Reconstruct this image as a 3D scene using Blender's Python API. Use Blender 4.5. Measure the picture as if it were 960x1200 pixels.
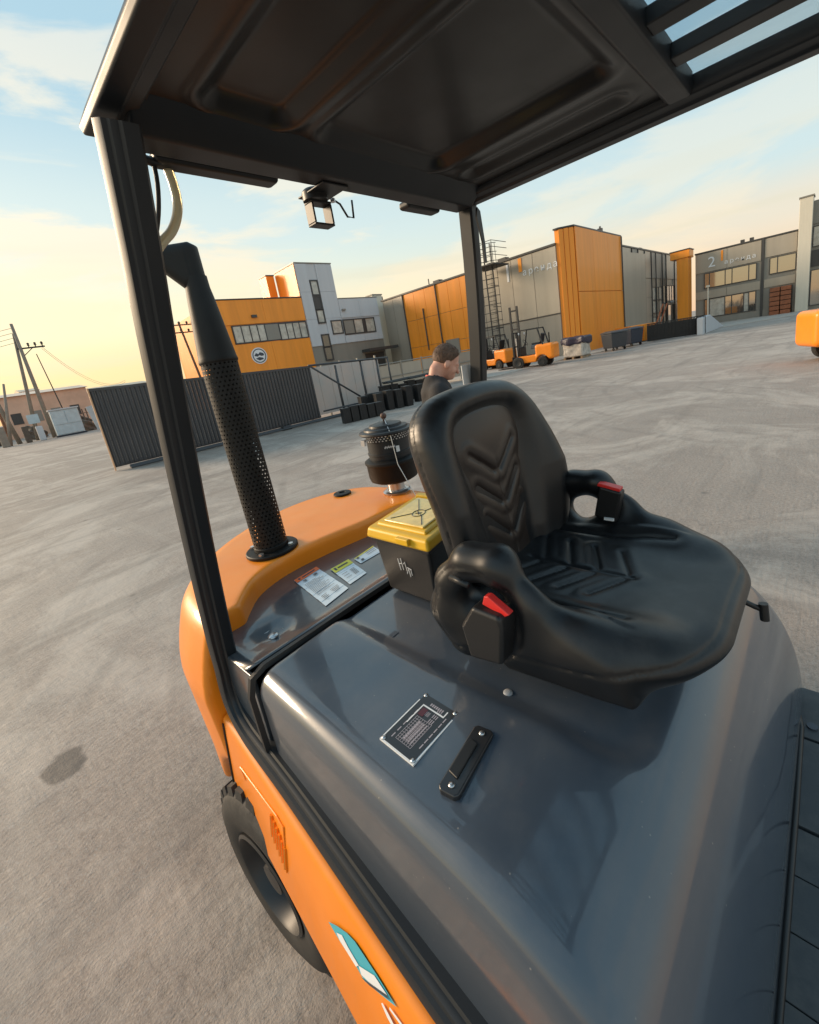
import bpy, bmesh, math, random
import numpy as np
from mathutils import Vector, Matrix
random.seed(7); np.random.seed(7)
S = bpy.context.scene
C = S.collection
for o in list(bpy.data.objects): bpy.data.objects.remove(o)

# ------------------------------------------------------------------ camera
cam_d = bpy.data.cameras.new('camera'); cam = bpy.data.objects.new('camera', cam_d); C.objects.link(cam)
cr = Vector((0.6629, -0.7318, -0.1588)); cdn = Vector((-0.2886, -0.0537, -0.9559)); cf = Vector((0.6908, 0.6794, -0.2467))
cr.normalize(); cf.normalize(); cu = cr.cross(cf); cu.normalize(); cr = cf.cross(cu)
Mc = Matrix(((cr.x, cu.x, -cf.x, 0), (cr.y, cu.y, -cf.y, 0), (cr.z, cu.z, -cf.z, 1.65), (0, 0, 0, 1)))
cam.matrix_world = Mc
cam_d.sensor_fit = 'HORIZONTAL'; cam_d.sensor_width = 36; cam_d.lens = 36 * 503 / 960
cam_d.shift_x = -20 / 960; cam_d.shift_y = -55 / 960
cam_d.clip_start = 0.02; cam_d.clip_end = 3000
S.camera = cam
S.view_settings.view_transform = 'Standard'; S.view_settings.look = 'None'
S.view_settings.exposure = 0.38; S.view_settings.gamma = 1.0

# ------------------------------------------------------------------ sky and sun
SUN_DIR = Vector((-0.42, 0.90, 0.0)).normalized()
SUN_EL = math.radians(19)
W = bpy.data.worlds.new('World'); S.world = W; W.use_nodes = True
nt = W.node_tree; nt.nodes.clear()
def N(t, **k):
    n = nt.nodes.new(t)
    for a, b in k.items(): setattr(n, a, b)
    return n
def L(a, b): nt.links.new(a, b)
out = N('ShaderNodeOutputWorld'); mixs = N('ShaderNodeMixShader')
bg1 = N('ShaderNodeBackground'); bg2 = N('ShaderNodeBackground')
sky = N('ShaderNodeTexSky'); sky.sky_type = 'NISHITA'; sky.sun_disc = False
sky.sun_elevation = SUN_EL; sky.sun_rotation = math.atan2(SUN_DIR.x, SUN_DIR.y)
sky.air_density = 1.0; sky.dust_density = 2.0; sky.ozone_density = 1.2
L(sky.outputs[0], bg1.inputs[0]); bg1.inputs[1].default_value = 0.10
tc = N('ShaderNodeTexCoord'); sep = N('ShaderNodeSeparateXYZ'); L(tc.outputs['Generated'], sep.inputs[0])
def math_n(op, a, b=None, c=None, clamp=False):
    m = N('ShaderNodeMath', operation=op); m.use_clamp = clamp
    for i, v in enumerate((a, b, c)):
        if v is None: continue
        if isinstance(v, (int, float)): m.inputs[i].default_value = v
        else: L(v, m.inputs[i])
    return m.outputs[0]
def ramp(fac, stops, interp='EASE'):
    r = N('ShaderNodeValToRGB'); r.color_ramp.interpolation = interp
    e = r.color_ramp.elements
    while len(e) < len(stops): e.new(0.5)
    for el, (p, c) in zip(e, stops): el.position = p; el.color = (*c, 1)
    L(fac, r.inputs[0]); return r.outputs[0]
def mixc(f, a, b, mode='MIX'):
    m = N('ShaderNodeMix', data_type='RGBA', blend_type=mode)
    if isinstance(f, (int, float)): m.inputs[0].default_value = f
    else: L(f, m.inputs[0])
    for i, v in ((6, a), (7, b)):
        if isinstance(v, tuple): m.inputs[i].default_value = (*v, 1)
        else: L(v, m.inputs[i])
    return m.outputs[2]
zc = math_n('MAXIMUM', sep.outputs[2], 0.0)
dot = N('ShaderNodeVectorMath', operation='DOT_PRODUCT'); L(tc.outputs['Generated'], dot.inputs[0]); dot.inputs[1].default_value = SUN_DIR
glow = math_n('POWER', math_n('MULTIPLY_ADD', dot.outputs[1], 0.5, 0.5, clamp=True), 2.4)
grad_sun = ramp(zc, [(0.0, (1.0, 0.62, 0.26)), (0.05, (1.05, 0.82, 0.38)), (0.15, (1.08, 0.97, 0.58)), (0.29, (0.74, 0.84, 0.78)), (0.50, (0.42, 0.63, 0.73)), (1.0, (0.26, 0.46, 0.62))])
grad_far = ramp(zc, [(0.0, (0.92, 0.62, 0.42)), (0.07, (0.90, 0.68, 0.48)), (0.14, (0.80, 0.73, 0.60)), (0.22, (0.60, 0.75, 0.77)), (0.45, (0.43, 0.64, 0.75)), (1.0, (0.26, 0.46, 0.62))])
base = mixc(glow, grad_far, grad_sun)
# clouds: flattened noise on the direction
mp = N('ShaderNodeMapping'); mp.inputs['Scale'].default_value = (1.0, 1.0, 3.6); mp.inputs['Location'].default_value = (0.35, 0.6, 0.1)
L(tc.outputs['Generated'], mp.inputs[0])
n1 = N('ShaderNodeTexNoise'); n1.inputs['Scale'].default_value = 2.9; n1.inputs['Detail'].default_value = 8; n1.inputs['Roughness'].default_value = 0.56; n1.inputs['Distortion'].default_value = 0.35
L(mp.outputs[0], n1.inputs['Vector'])
cl = ramp(n1.outputs[0], [(0.47, (0, 0, 0)), (0.585, (1, 1, 1))])
cl_col = ramp(zc, [(0.0, (1.0, 0.70, 0.40)), (0.15, (1.08, 0.86, 0.56)), (0.38, (1.05, 0.92, 0.68)), (0.7, (0.78, 0.82, 0.80)), (1.0, (0.6, 0.66, 0.7))])
clf = math_n('MULTIPLY', cl, math_n('MULTIPLY_ADD', glow, 0.62, 0.22))
sky_c = mixc(clf, base, cl_col)
# thin darker streaks low over the horizon
mp2 = N('ShaderNodeMapping'); mp2.inputs['Scale'].default_value = (1.2, 1.2, 16.0); L(tc.outputs['Generated'], mp2.inputs[0])
n2 = N('ShaderNodeTexNoise'); n2.inputs['Scale'].default_value = 2.2; n2.inputs['Detail'].default_value = 5; L(mp2.outputs[0], n2.inputs['Vector'])
st = ramp(n2.outputs[0], [(0.50, (0, 0, 0)), (0.72, (1, 1, 1))])
low = ramp(zc, [(0.0, (0.2, 0.2, 0.2)), (0.10, (0.7, 0.7, 0.7)), (0.35, (0, 0, 0))])
stf = math_n('MULTIPLY', st, low)
sky_c = mixc(math_n('MULTIPLY', stf, 0.5), sky_c, (0.74, 0.70, 0.52))
below = math_n('LESS_THAN', sep.outputs[2], -0.01)
sky_c = mixc(below, sky_c, (0.30, 0.27, 0.24))
L(sky_c, bg2.inputs[0]); bg2.inputs[1].default_value = 0.88
mixs.inputs[0].default_value = 0.9
L(bg1.outputs[0], mixs.inputs[1]); L(bg2.outputs[0], mixs.inputs[2]); L(mixs.outputs[0], out.inputs[0])

sd = bpy.data.lights.new('sun', 'SUN'); sd.energy = 3.2; sd.angle = math.radians(20); sd.color = (1.0, 0.76, 0.52)
sun = bpy.data.objects.new('sun', sd); C.objects.link(sun)
sv = Vector((SUN_DIR.x * math.cos(SUN_EL), SUN_DIR.y * math.cos(SUN_EL), math.sin(SUN_EL)))
sun.rotation_euler = sv.to_track_quat('Z', 'Y').to_euler(); sun.location = (0, 0, 30)

# ------------------------------------------------------------------ materials
def mat(name, col, rough=0.5, metal=0.0, coat=0.0, var=0.0, vscale=3.0, bump=0.0, bscale=60.0, spec=0.5, trans=0.0, coat_r=0.05, col2=None, rvar=0.0, bdist=0.002, detail=6):
    m = bpy.data.materials.new(name); m.use_nodes = True
    t = m.node_tree; p = t.nodes['Principled BSDF']
    p.inputs['Base Color'].default_value = (*col, 1); p.inputs['Roughness'].default_value = rough
    p.inputs['Metallic'].default_value = metal; p.inputs['Coat Weight'].default_value = coat
    p.inputs['Coat Roughness'].default_value = coat_r
    p.inputs['Specular IOR Level'].default_value = spec; p.inputs['Transmission Weight'].default_value = trans
    co = t.nodes.new('ShaderNodeTexCoord')
    if var or col2 or rvar:
        n = t.nodes.new('ShaderNodeTexNoise'); n.inputs['Scale'].default_value = vscale; n.inputs['Detail'].default_value = detail; n.inputs['Roughness'].default_value = 0.6
        if name.startswith('facade'):
            mpx = t.nodes.new('ShaderNodeMapping'); mpx.inputs['Scale'].default_value = (3.0, 3.0, .22); t.links.new(co.outputs['Object'], mpx.inputs[0]); t.links.new(mpx.outputs[0], n.inputs['Vector'])
        else: t.links.new(co.outputs['Object'], n.inputs['Vector'])
        r = t.nodes.new('ShaderNodeValToRGB')
        c2 = col2 or tuple(min(1, c * (1 + var)) for c in col); c1 = col if col2 else tuple(c * (1 - var) for c in col)
        r.color_ramp.elements[0].color = (*c1, 1); r.color_ramp.elements[1].color = (*c2, 1)
        r.color_ramp.elements[0].position = 0.32; r.color_ramp.elements[1].position = 0.68
        t.links.new(n.outputs[0], r.inputs[0]); t.links.new(r.outputs[0], p.inputs['Base Color'])
        if rvar:
            mr = t.nodes.new('ShaderNodeMapRange'); mr.inputs[3].default_value = rough - rvar; mr.inputs[4].default_value = rough + rvar
            mr.inputs[1].default_value = .3; mr.inputs[2].default_value = .7
            n3 = t.nodes.new('ShaderNodeTexNoise'); n3.inputs['Scale'].default_value = vscale * 2.3; n3.inputs['Detail'].default_value = 8
            t.links.new(co.outputs['Object'], n3.inputs['Vector'])
            t.links.new(n3.outputs[0], mr.inputs[0]); t.links.new(mr.outputs[0], p.inputs['Roughness'])
    if bump:
        n = t.nodes.new('ShaderNodeTexNoise'); n.inputs['Scale'].default_value = bscale; n.inputs['Detail'].default_value = 3
        b = t.nodes.new('ShaderNodeBump'); b.inputs['Strength'].default_value = bump; b.inputs['Distance'].default_value = bdist
        t.links.new(co.outputs['Object'], n.inputs['Vector']); t.links.new(n.outputs[0], b.inputs['Height']); t.links.new(b.outputs[0], p.inputs['Normal'])
    return m
def add_dust(m, col=(0.30, 0.27, 0.23), amt=0.35, scale=5.0):
    """pale dust lying on upward faces, broken up by noise"""
    t = m.node_tree; p = t.nodes['Principled BSDF']
    src = p.inputs['Base Color'].links[0].from_socket if p.inputs['Base Color'].links else None
    g = t.nodes.new('ShaderNodeNewGeometry'); s = t.nodes.new('ShaderNodeSeparateXYZ'); t.links.new(g.outputs['Normal'], s.inputs[0])
    co = t.nodes.new('ShaderNodeTexCoord'); n = t.nodes.new('ShaderNodeTexNoise'); n.inputs['Scale'].default_value = scale; n.inputs['Detail'].default_value = 9; n.inputs['Roughness'].default_value = .7
    t.links.new(co.outputs['Object'], n.inputs['Vector'])
    mr = t.nodes.new('ShaderNodeMapRange'); mr.inputs[1].default_value = .45; mr.inputs[2].default_value = .75; mr.inputs[4].default_value = amt
    t.links.new(n.outputs[0], mr.inputs[0])
    mu = t.nodes.new('ShaderNodeMath'); mu.operation = 'MULTIPLY'; mu.use_clamp = True
    t.links.new(s.outputs[2], mu.inputs[0]); t.links.new(mr.outputs[0], mu.inputs[1])
    mx = t.nodes.new('ShaderNodeMix'); mx.data_type = 'RGBA'; t.links.new(mu.outputs[0], mx.inputs[0])
    if src: t.links.new(src, mx.inputs[6])
    else: mx.inputs[6].default_value = p.inputs['Base Color'].default_value
    mx.inputs[7].default_value = (*col, 1); t.links.new(mx.outputs[2], p.inputs['Base Color'])

def smudge(m, lo=.03, hi=.16, speck=(0.32, 0.30, 0.27)):
    """hand smudges in the clear coat and pale specks of grit"""
    t = m.node_tree; p = t.nodes['Principled BSDF']; co = t.nodes.new('ShaderNodeTexCoord')
    n = t.nodes.new('ShaderNodeTexNoise'); n.inputs['Scale'].default_value = 7; n.inputs['Detail'].default_value = 10; n.inputs['Roughness'].default_value = .68; n.inputs['Distortion'].default_value = .6
    t.links.new(co.outputs['Object'], n.inputs['Vector']); mr = t.nodes.new('ShaderNodeMapRange'); mr.inputs[1].default_value = .4; mr.inputs[2].default_value = .68; mr.inputs[3].default_value = lo; mr.inputs[4].default_value = hi
    t.links.new(n.outputs[0], mr.inputs[0]); t.links.new(mr.outputs[0], p.inputs['Coat Roughness'])
    v = t.nodes.new('ShaderNodeTexVoronoi'); v.inputs['Scale'].default_value = 62; t.links.new(co.outputs['Object'], v.inputs['Vector'])
    r = t.nodes.new('ShaderNodeValToRGB'); r.color_ramp.elements[0].position = .05; r.color_ramp.elements[0].color = (1, 1, 1, 1); r.color_ramp.elements[1].position = .10; r.color_ramp.elements[1].color = (0, 0, 0, 1); t.links.new(v.outputs['Distance'], r.inputs[0])
    s2 = t.nodes.new('ShaderNodeSeparateColor'); t.links.new(v.outputs['Color'], s2.inputs[0]); g2 = t.nodes.new('ShaderNodeMath'); g2.operation = 'GREATER_THAN'; g2.inputs[1].default_value = .80; t.links.new(s2.outputs[0], g2.inputs[0])
    mu = t.nodes.new('ShaderNodeMath'); mu.operation = 'MULTIPLY'; t.links.new(r.outputs[0], mu.inputs[0]); t.links.new(g2.outputs[0], mu.inputs[1])
    m5 = t.nodes.new('ShaderNodeMath'); m5.operation = 'MULTIPLY'; m5.inputs[1].default_value = .45; t.links.new(mu.outputs[0], m5.inputs[0])
    mx = t.nodes.new('ShaderNodeMix'); mx.data_type = 'RGBA'; t.links.new(m5.outputs[0], mx.inputs[0]); t.links.new(p.inputs['Base Color'].links[0].from_socket, mx.inputs[6]); mx.inputs[7].default_value = (*speck, 1); t.links.new(mx.outputs[2], p.inputs['Base Color'])
M = {}
M['hood'] = mat('slate_grey_paint', (0.050, 0.066, 0.090), 0.36, coat=1.0, coat_r=0.07, var=0.10, vscale=2.0, bump=0.05, bscale=260, bdist=0.0006, rvar=0.06); add_dust(M['hood'], amt=0.10, scale=9)
M['slatep'] = mat('slate_grey_panel', (0.042, 0.054, 0.070), 0.34, coat=0.9, coat_r=0.06, var=0.05, bump=0.08, bscale=220, bdist=0.0006); add_dust(M['slatep'], amt=0.16, scale=14)
M['orange'] = mat('orange_paint', (0.93, 0.262, 0.008), 0.42, coat=0.22, coat_r=0.12, var=0.05, vscale=4, bump=0.07, bscale=180, bdist=0.0006, rvar=.05); add_dust(M['orange'], (0.80, 0.42, 0.15), 0.22, 6)
smudge(M['hood']); smudge(M['slatep']); smudge(M['orange'], .08, .25, (.55, .40, .25))
M['guard'] = mat('black_guard_paint', (0.0065, 0.0095, 0.0135), 0.52, coat=0.12, coat_r=0.18, var=0.1, bump=0.06, bscale=200, bdist=0.0006, rvar=.06)
M['roofp'] = mat('roof_panel_paint', (0.0055, 0.006, 0.007), 0.42, coat=0.18, coat_r=0.16, var=0.2, vscale=3, rvar=0.08)
M['vinyl'] = mat('black_vinyl', (0.008, 0.009, 0.011), 0.38, bump=0.06, bscale=420, bdist=0.0006, spec=0.5, rvar=.05, vscale=6, var=.05)
M['vinylb'] = mat('black_vinyl_warm_reflection', (0.026, 0.018, 0.015), 0.36, bump=0.08, bscale=420, bdist=0.0006, spec=0.5, var=.08, vscale=8)  # black vinyl with the brown of a warm reflection put into its colour
M['plastic'] = mat('black_plastic', (0.014, 0.014, 0.015), 0.42, bump=0.1, bscale=300, bdist=0.0004, var=.1)
M['rubber'] = mat('tyre_rubber', (0.022, 0.021, 0.020), 0.75, bump=0.3, bscale=90, bdist=0.001, var=0.25, vscale=7); add_dust(M['rubber'], amt=.5, scale=12)
M['rim'] = mat('rim_dark_steel', (0.035, 0.034, 0.034), 0.45, metal=0.2, var=.2)
M['stack'] = mat('matt_black_steel', (0.007, 0.007, 0.007), 0.55, spec=.35, var=0.25, vscale=14, bump=.1, bscale=120)
M['red'] = mat('red_plastic', (0.75, 0.035, 0.03), 0.35)
M['chrome'] = mat('zinc_metal', (0.55, 0.55, 0.56), 0.28, metal=0.9)
M['white'] = mat('white_print', (0.78, 0.80, 0.82), 0.45)
M['wpaper'] = mat('label_white', (0.62, 0.72, 0.80), 0.35, coat=.3)
M['ink'] = mat('label_ink', (0.05, 0.06, 0.08), 0.5)
M['lorange'] = mat('label_orange', (0.80, 0.16, 0.05), 0.4)
M['lyellow'] = mat('label_yellow', (0.74, 0.68, 0.06), 0.4)
M['teal'] = mat('decal_teal', (0.07, 0.42, 0.52), 0.35)
M['yellow'] = mat('yellow_plastic', (0.80, 0.47, 0.02), 0.40, var=.06, bump=.1, bscale=150); add_dust(M['yellow'], (0.62, 0.46, 0.2), 0.15, 25)
M['clear'] = mat('cloudy_lid_plastic', (0.80, 0.56, 0.13), 0.25, coat=.5, var=.2, vscale=30)
M['box'] = mat('toolbox_black', (0.022, 0.021, 0.022), 0.5, bump=0.15, bscale=200, var=.15)
M['hose'] = mat('clear_hose', (0.62, 0.52, 0.33), 0.2, coat=.6, trans=0.35)
M['glass'] = mat('roof_glass', (0.75, 0.86, 0.92), 0.05, trans=0.95)
M['plate'] = mat('plate_black', (0.018, 0.018, 0.020), 0.3, coat=.3)
M['pline'] = mat('plate_print_pale', (0.42, 0.38, 0.42), 0.4)
M['maroon'] = mat('plate_print_maroon', (0.09, 0.02, 0.03), 0.4)
M['mat'] = mat('rubber_floor_mat', (0.042, 0.048, 0.055), 0.62, bump=.3, bscale=160, bdist=.001, var=.15); add_dust(M['mat'], amt=.15, scale=16)
M['skin'] = mat('skin', (0.50, 0.25, 0.18), 0.5, col2=(0.62, 0.35, 0.26), vscale=16, bump=.2, bscale=200)
M['hair'] = mat('brown_hair', (0.11, 0.062, 0.038), 0.65, bump=.8, bscale=160, bdist=.004, var=.3, vscale=60)
M['shirt'] = mat('black_cloth', (0.022, 0.020, 0.021), 0.85, bump=.4, bscale=30, bdist=.01)
M['lany'] = mat('red_lanyard', (0.65, 0.10, 0.07), 0.6)
M['jeans'] = mat('dark_trousers', (0.03, 0.035, 0.05), 0.85)
add_dust(M['box'], amt=.3, scale=20); add_dust(M['vinyl'], (.16, .15, .14), .12, 18); add_dust(M['crate'] if 'crate' in M else M['box'], amt=.1)
# buildings
M['borange'] = mat('facade_orange', (0.92, 0.31, 0.025), 0.45, coat=.1, var=0.09, vscale=0.8)
M['bgrey'] = mat('facade_grey', (0.40, 0.36, 0.30), 0.36, metal=.25, var=0.09, vscale=0.35)
M['bgrey2'] = mat('facade_mid_grey', (0.26, 0.245, 0.215), 0.45, metal=.1, var=0.08, vscale=0.5)
M['bdark'] = mat('facade_dark', (0.055, 0.055, 0.056), 0.4, var=.1)
M['bwhite'] = mat('facade_white', (0.55, 0.57, 0.60), 0.55, var=0.04, vscale=1)
M['bwarm'] = mat('facade_offwhite', (0.66, 0.62, 0.52), 0.5, var=0.04)
M['pane'] = mat('mirror_coated_glass', (0.42, 0.41, 0.38), 0.05, metal=0.85)
M['blind'] = mat('window_with_blinds', (0.46, 0.45, 0.40), 0.25, coat=1.0, coat_r=.04, var=.25, vscale=3)
M['panel_peach'] = mat('panel_peach', (0.62, 0.36, 0.20), 0.5, var=.12, vscale=.4)
M['far'] = mat('far_building_pink', (0.72, 0.46, 0.33), 0.7, var=.15, vscale=.5)
M['far2'] = mat('far_building_pale', (0.66, 0.55, 0.46), 0.7, var=.15, vscale=.5)
M['cab'] = mat('pale_blue_steel', (0.48, 0.56, 0.60), 0.5, var=.1)
M['conc'] = mat('pole_concrete', (0.27, 0.23, 0.19), 0.85, var=.15, vscale=4)
M['wood'] = mat('weathered_post', (0.12, 0.095, 0.075), 0.85, var=.25, vscale=5)
M['gate'] = mat('gate_graphite', (0.060, 0.062, 0.068), 0.42, metal=.2, var=.1, vscale=1.5, bump=.1)
M['poly'] = mat('translucent_sheet', (0.50, 0.48, 0.46), 0.4, col2=(0.62, 0.50, 0.44), vscale=1.2)
M['crate'] = mat('black_crate_plastic', (0.018, 0.018, 0.019), 0.5, var=.2)
M['bin'] = mat('grey_bin_plastic', (0.045, 0.048, 0.055), 0.45, var=.1)
M['wrap'] = mat('stretch_wrap', (0.55, 0.50, 0.44), 0.3, coat=.4, var=.25, vscale=4, bump=.6, bscale=9, bdist=.04)
M['purple'] = mat('dark_purple_tarp', (0.040, 0.034, 0.060), 0.4, bump=.6, bscale=8, bdist=.05)
M['pallet'] = mat('pallet_wood', (0.30, 0.20, 0.12), 0.8, var=.2)
M['brick'] = mat('rust_red_goods', (0.32, 0.11, 0.05), 0.7, var=.2)
M['kerb'] = mat('pale_concrete', (0.45, 0.40, 0.345), 0.85, var=.12, vscale=2, bump=.2, bscale=30)
M['wire'] = mat('wire_dark', (0.03, 0.03, 0.03), 0.6)
M['blue'] = mat('blue_plastic', (0.022, 0.030, 0.050), 0.5)
M['amber'] = mat('amber_lens', (0.8, 0.25, 0.02), 0.3)

# ------------------------------------------------------------------ mesh helpers
def props(o, label=None, cat=None, group=None, kind=None):
    if label: o['label'] = label
    if cat: o['category'] = cat
    if group: o['group'] = group
    if kind: o['kind'] = kind
    return o
def thing(name, label, cat, loc=(0, 0, 0), group=None, rz=0.0):
    o = bpy.data.objects.new(name, None); C.objects.link(o); o.empty_display_size = 0.2
    o.location = loc; o.rotation_euler = (0, 0, rz)
    return props(o, label, cat, group)
ORG = {}
def org(o):
    v = Vector((0, 0, 0))
    while o is not None:
        v += Vector(o.location) if not ORG.get(o.name, False) else Vector((0, 0, 0)); o = o.parent
    return v
class MB:
    """collects geometry; frame = 4x4 applied to everything added"""
    def __init__(s, frame=None): s.v = []; s.f = []; s.fr = frame
    def add(s, vs, fs):
        b = len(s.v)
        for p in vs:
            p = Vector(p)
            s.v.append(s.fr @ p if s.fr else p)
        s.f += [tuple(b + i for i in f) for f in fs]; return s
    def box(s, x0, x1, y0, y1, z0, z1):
        return s.add([(x0, y0, z0), (x1, y0, z0), (x1, y1, z0), (x0, y1, z0), (x0, y0, z1), (x1, y0, z1), (x1, y1, z1), (x0, y1, z1)],
                     [(0, 3, 2, 1), (4, 5, 6, 7), (0, 1, 5, 4), (1, 2, 6, 5), (2, 3, 7, 6), (3, 0, 4, 7)])
    def tube(s, pts, r, n=10, cap=True, flat=None):
        pts = [Vector(p) for p in pts]; k = len(pts)
        rs = r if isinstance(r, (list, tuple)) else [r] * k
        up = None; rings = []
        for i, p in enumerate(pts):
            t = (pts[min(i + 1, k - 1)] - pts[max(i - 1, 0)])
            t.normalize()
            if up is None:
                up = Vector((0, 0, 1)) if abs(t.z) < .9 else Vector((1, 0, 0))
            a = (up - t * up.dot(t)).normalized(); b = t.cross(a); up = a
            rings.append([p + (a * math.cos(2 * math.pi * j / n) + b * math.sin(2 * math.pi * j / n)) * rs[i] for j in range(n)])
        vs = [q for r_ in rings for q in r_]; fs = []
        for i in range(k - 1):
            for j in range(n):
                fs.append((i * n + j, i * n + (j + 1) % n, (i + 1) * n + (j + 1) % n, (i + 1) * n + j))
        if cap: fs += [tuple(range(n - 1, -1, -1)), tuple(range((k - 1) * n, k * n))]
        return s.add(vs, fs)
    def lathe(s, prof, c=(0, 0, 0), n=32, axis=None, cap=True):
        """prof = [(r, h)...] about axis (default z) through c"""
        ax = Vector(axis).normalized() if axis else Vector((0, 0, 1))
        a = ax.orthogonal().normalized() if axis else Vector((1, 0, 0)); b = ax.cross(a); c = Vector(c)
        vs = [c + ax * h + (a * math.cos(2 * math.pi * j / n) + b * math.sin(2 * math.pi * j / n)) * r for r, h in prof for j in range(n)]
        fs = []
        for i in range(len(prof) - 1):
            for j in range(n): fs.append((i * n + j, i * n + (j + 1) % n, (i + 1) * n + (j + 1) % n, (i + 1) * n + j))
        if cap: fs += [tuple(range(n - 1, -1, -1)), tuple(range((len(prof) - 1) * n, len(prof) * n))]
        return s.add(vs, fs)
    def prism(s, poly, a, b, axis='z'):
        """poly 2D extruded from a to b along axis; poly lies in the other two (x,y / x,z / y,z)"""
        def P(u, v, w): return {'z': (u, v, w), 'y': (u, w, v), 'x': (w, u, v)}[axis]
        n = len(poly)
        return s.add([P(u, v, a) for u, v in poly] + [P(u, v, b) for u, v in poly],
                     [tuple(range(n - 1, -1, -1)), tuple(range(n, 2 * n))] + [(i, (i + 1) % n, n + (i + 1) % n, n + i) for i in range(n)])
    def sweep(s, pts, sec, up=(1, 0, 0), cap=True, scales=None):
        """sweep 2D section (a,b) along pts; a along 'side' (near up vector), b along normal"""
        pts = [Vector(p) for p in pts]; k = len(pts); n = len(sec); vs = []
        for i, p in enumerate(pts):
            t = (pts[min(i + 1, k - 1)] - pts[max(i - 1, 0)]).normalized()
            a = Vector(up); a = (a - t * a.dot(t)).normalized(); b = t.cross(a)
            sc = scales[i] if scales else 1
            vs += [p + (a * u + b * v) * sc for u, v in sec]
        fs = [(i * n + j, i * n + (j + 1) % n, (i + 1) * n + (j + 1) % n, (i + 1) * n + j) for i in range(k - 1) for j in range(n)]
        if cap: fs += [tuple(range(n - 1, -1, -1)), tuple(range((k - 1) * n, k * n))]
        return s.add(vs, fs)
    def build(s, name, m, parent=None, smooth=False, bevel=0, label=None, kind=None, seg=2, angle=None, wn=False):
        me = bpy.data.meshes.new(name); o0 = org(parent) if parent else Vector((0, 0, 0))
        me.from_pydata([tuple(p - o0) for p in s.v], [], s.f); me.update()
        bm = bmesh.new(); bm.from_mesh(me); bmesh.ops.recalc_face_normals(bm, faces=bm.faces); bm.to_mesh(me); bm.free()
        me.materials.append(M[m] if isinstance(m, str) else m)
        if smooth: me.polygons.foreach_set('use_smooth', [True] * len(me.polygons))
        o = bpy.data.objects.new(name, me); C.objects.link(o)
        if parent: o.parent = parent
        if label: o['label'] = label
        if kind: o['kind'] = kind
        if bevel:
            b = o.modifiers.new('bevel', 'BEVEL'); b.width = bevel; b.segments = seg; b.limit_method = 'ANGLE'; b.angle_limit = math.radians(35)
            me.polygons.foreach_set('use_smooth', [True] * len(me.polygons))
            b.harden_normals = True
        if angle is not None: me.set_sharp_from_angle(angle=math.radians(angle))
        return o
def copy_tree(o, parent=None):
    c = o.copy(); C.objects.link(c)
    if parent is not None: c.parent = parent
    for ch in list(o.children): copy_tree(ch, c)
    return c
def frame(o, u):
    """local (s along facade, d out of it, z up) -> world"""
    u = Vector((u[0], u[1], 0)).normalized(); n = Vector((u.y, -u.x, 0))
    return Matrix(((u.x, n.x, 0, o[0]), (u.y, n.y, 0, o[1]), (0, 0, 1, 0), (0, 0, 0, 1)))
def text(name, body, size, mtx, m, parent, depth=0.02, sx=1.0, spacing=1.0):
    cu_ = bpy.data.curves.new(name, 'FONT'); cu_.body = body; cu_.size = size; cu_.extrude = depth; cu_.space_character = spacing
    cu_.align_x = 'LEFT'
    t = bpy.data.objects.new('tmp', cu_); C.objects.link(t)
    dg = bpy.context.evaluated_depsgraph_get(); me = bpy.data.meshes.new_from_object(t.evaluated_get(dg))
    bpy.data.objects.remove(t)
    me.transform(mtx @ Matrix.Diagonal((sx, 1, 1, 1)))
    me.transform(Matrix.Translation(-org(parent)))
    me.materials.clear(); me.materials.append(M[m]); o = bpy.data.objects.new(name, me); C.objects.link(o); o.parent = parent
    return o

# ---- implicit surfaces (surface nets on a grid)
def smin(a, b, k): h = np.clip(.5 + .5 * (b - a) / k, 0, 1); return b * (1 - h) + a * h - k * h * (1 - h)
def smax(a, b, k): return -smin(-a, -b, k)
def caps(X, a, b, ra, rb=None):
    rb = ra if rb is None else rb
    a = np.array(a, float); b = np.array(b, float); d = b - a
    t = np.clip(((X[0] - a[0]) * d[0] + (X[1] - a[1]) * d[1] + (X[2] - a[2]) * d[2]) / (d @ d), 0, 1)
    return np.sqrt((X[0] - a[0] - t * d[0]) ** 2 + (X[1] - a[1] - t * d[1]) ** 2 + (X[2] - a[2] - t * d[2]) ** 2) - (ra + (rb - ra) * t)
def ell(X, c, r):
    p = [(X[i] - c[i]) / r[i] for i in range(3)]; k0 = np.sqrt(p[0] ** 2 + p[1] ** 2 + p[2] ** 2)
    return (k0 - 1) * min(r)
def rbox(X, c, h, r):
    q = [np.abs(X[i] - c[i]) - h[i] + r for i in range(3)]
    return np.sqrt(sum(np.maximum(a, 0) ** 2 for a in q)) + np.minimum(np.maximum(q[0], np.maximum(q[1], q[2])), 0) - r
def rbox2(u, v, hu, hv, r):
    a = np.abs(u) - hu + r; b = np.abs(v) - hv + r
    return np.sqrt(np.maximum(a, 0) ** 2 + np.maximum(b, 0) ** 2) + np.minimum(np.maximum(a, b), 0) - r
def poly2(u, v, P):
    P = np.array(P, float); d = np.full(u.shape, 1e9); s = np.ones(u.shape)
    n = len(P)
    for i in range(n):
        a = P[i]; b = P[i - 1]; e = b - a; w0 = u - a[0]; w1 = v - a[1]
        t = np.clip((w0 * e[0] + w1 * e[1]) / (e @ e), 0, 1)
        d = np.minimum(d, (w0 - e[0] * t) ** 2 + (w1 - e[1] * t) ** 2)
        c1 = v >= a[1]; c2 = v < b[1]; c3 = e[0] * w1 > e[1] * w0
        flip = (c1 & c2 & c3) | (~c1 & ~c2 & ~c3); s = np.where(flip, -s, s)
    return s * np.sqrt(d)
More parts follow.
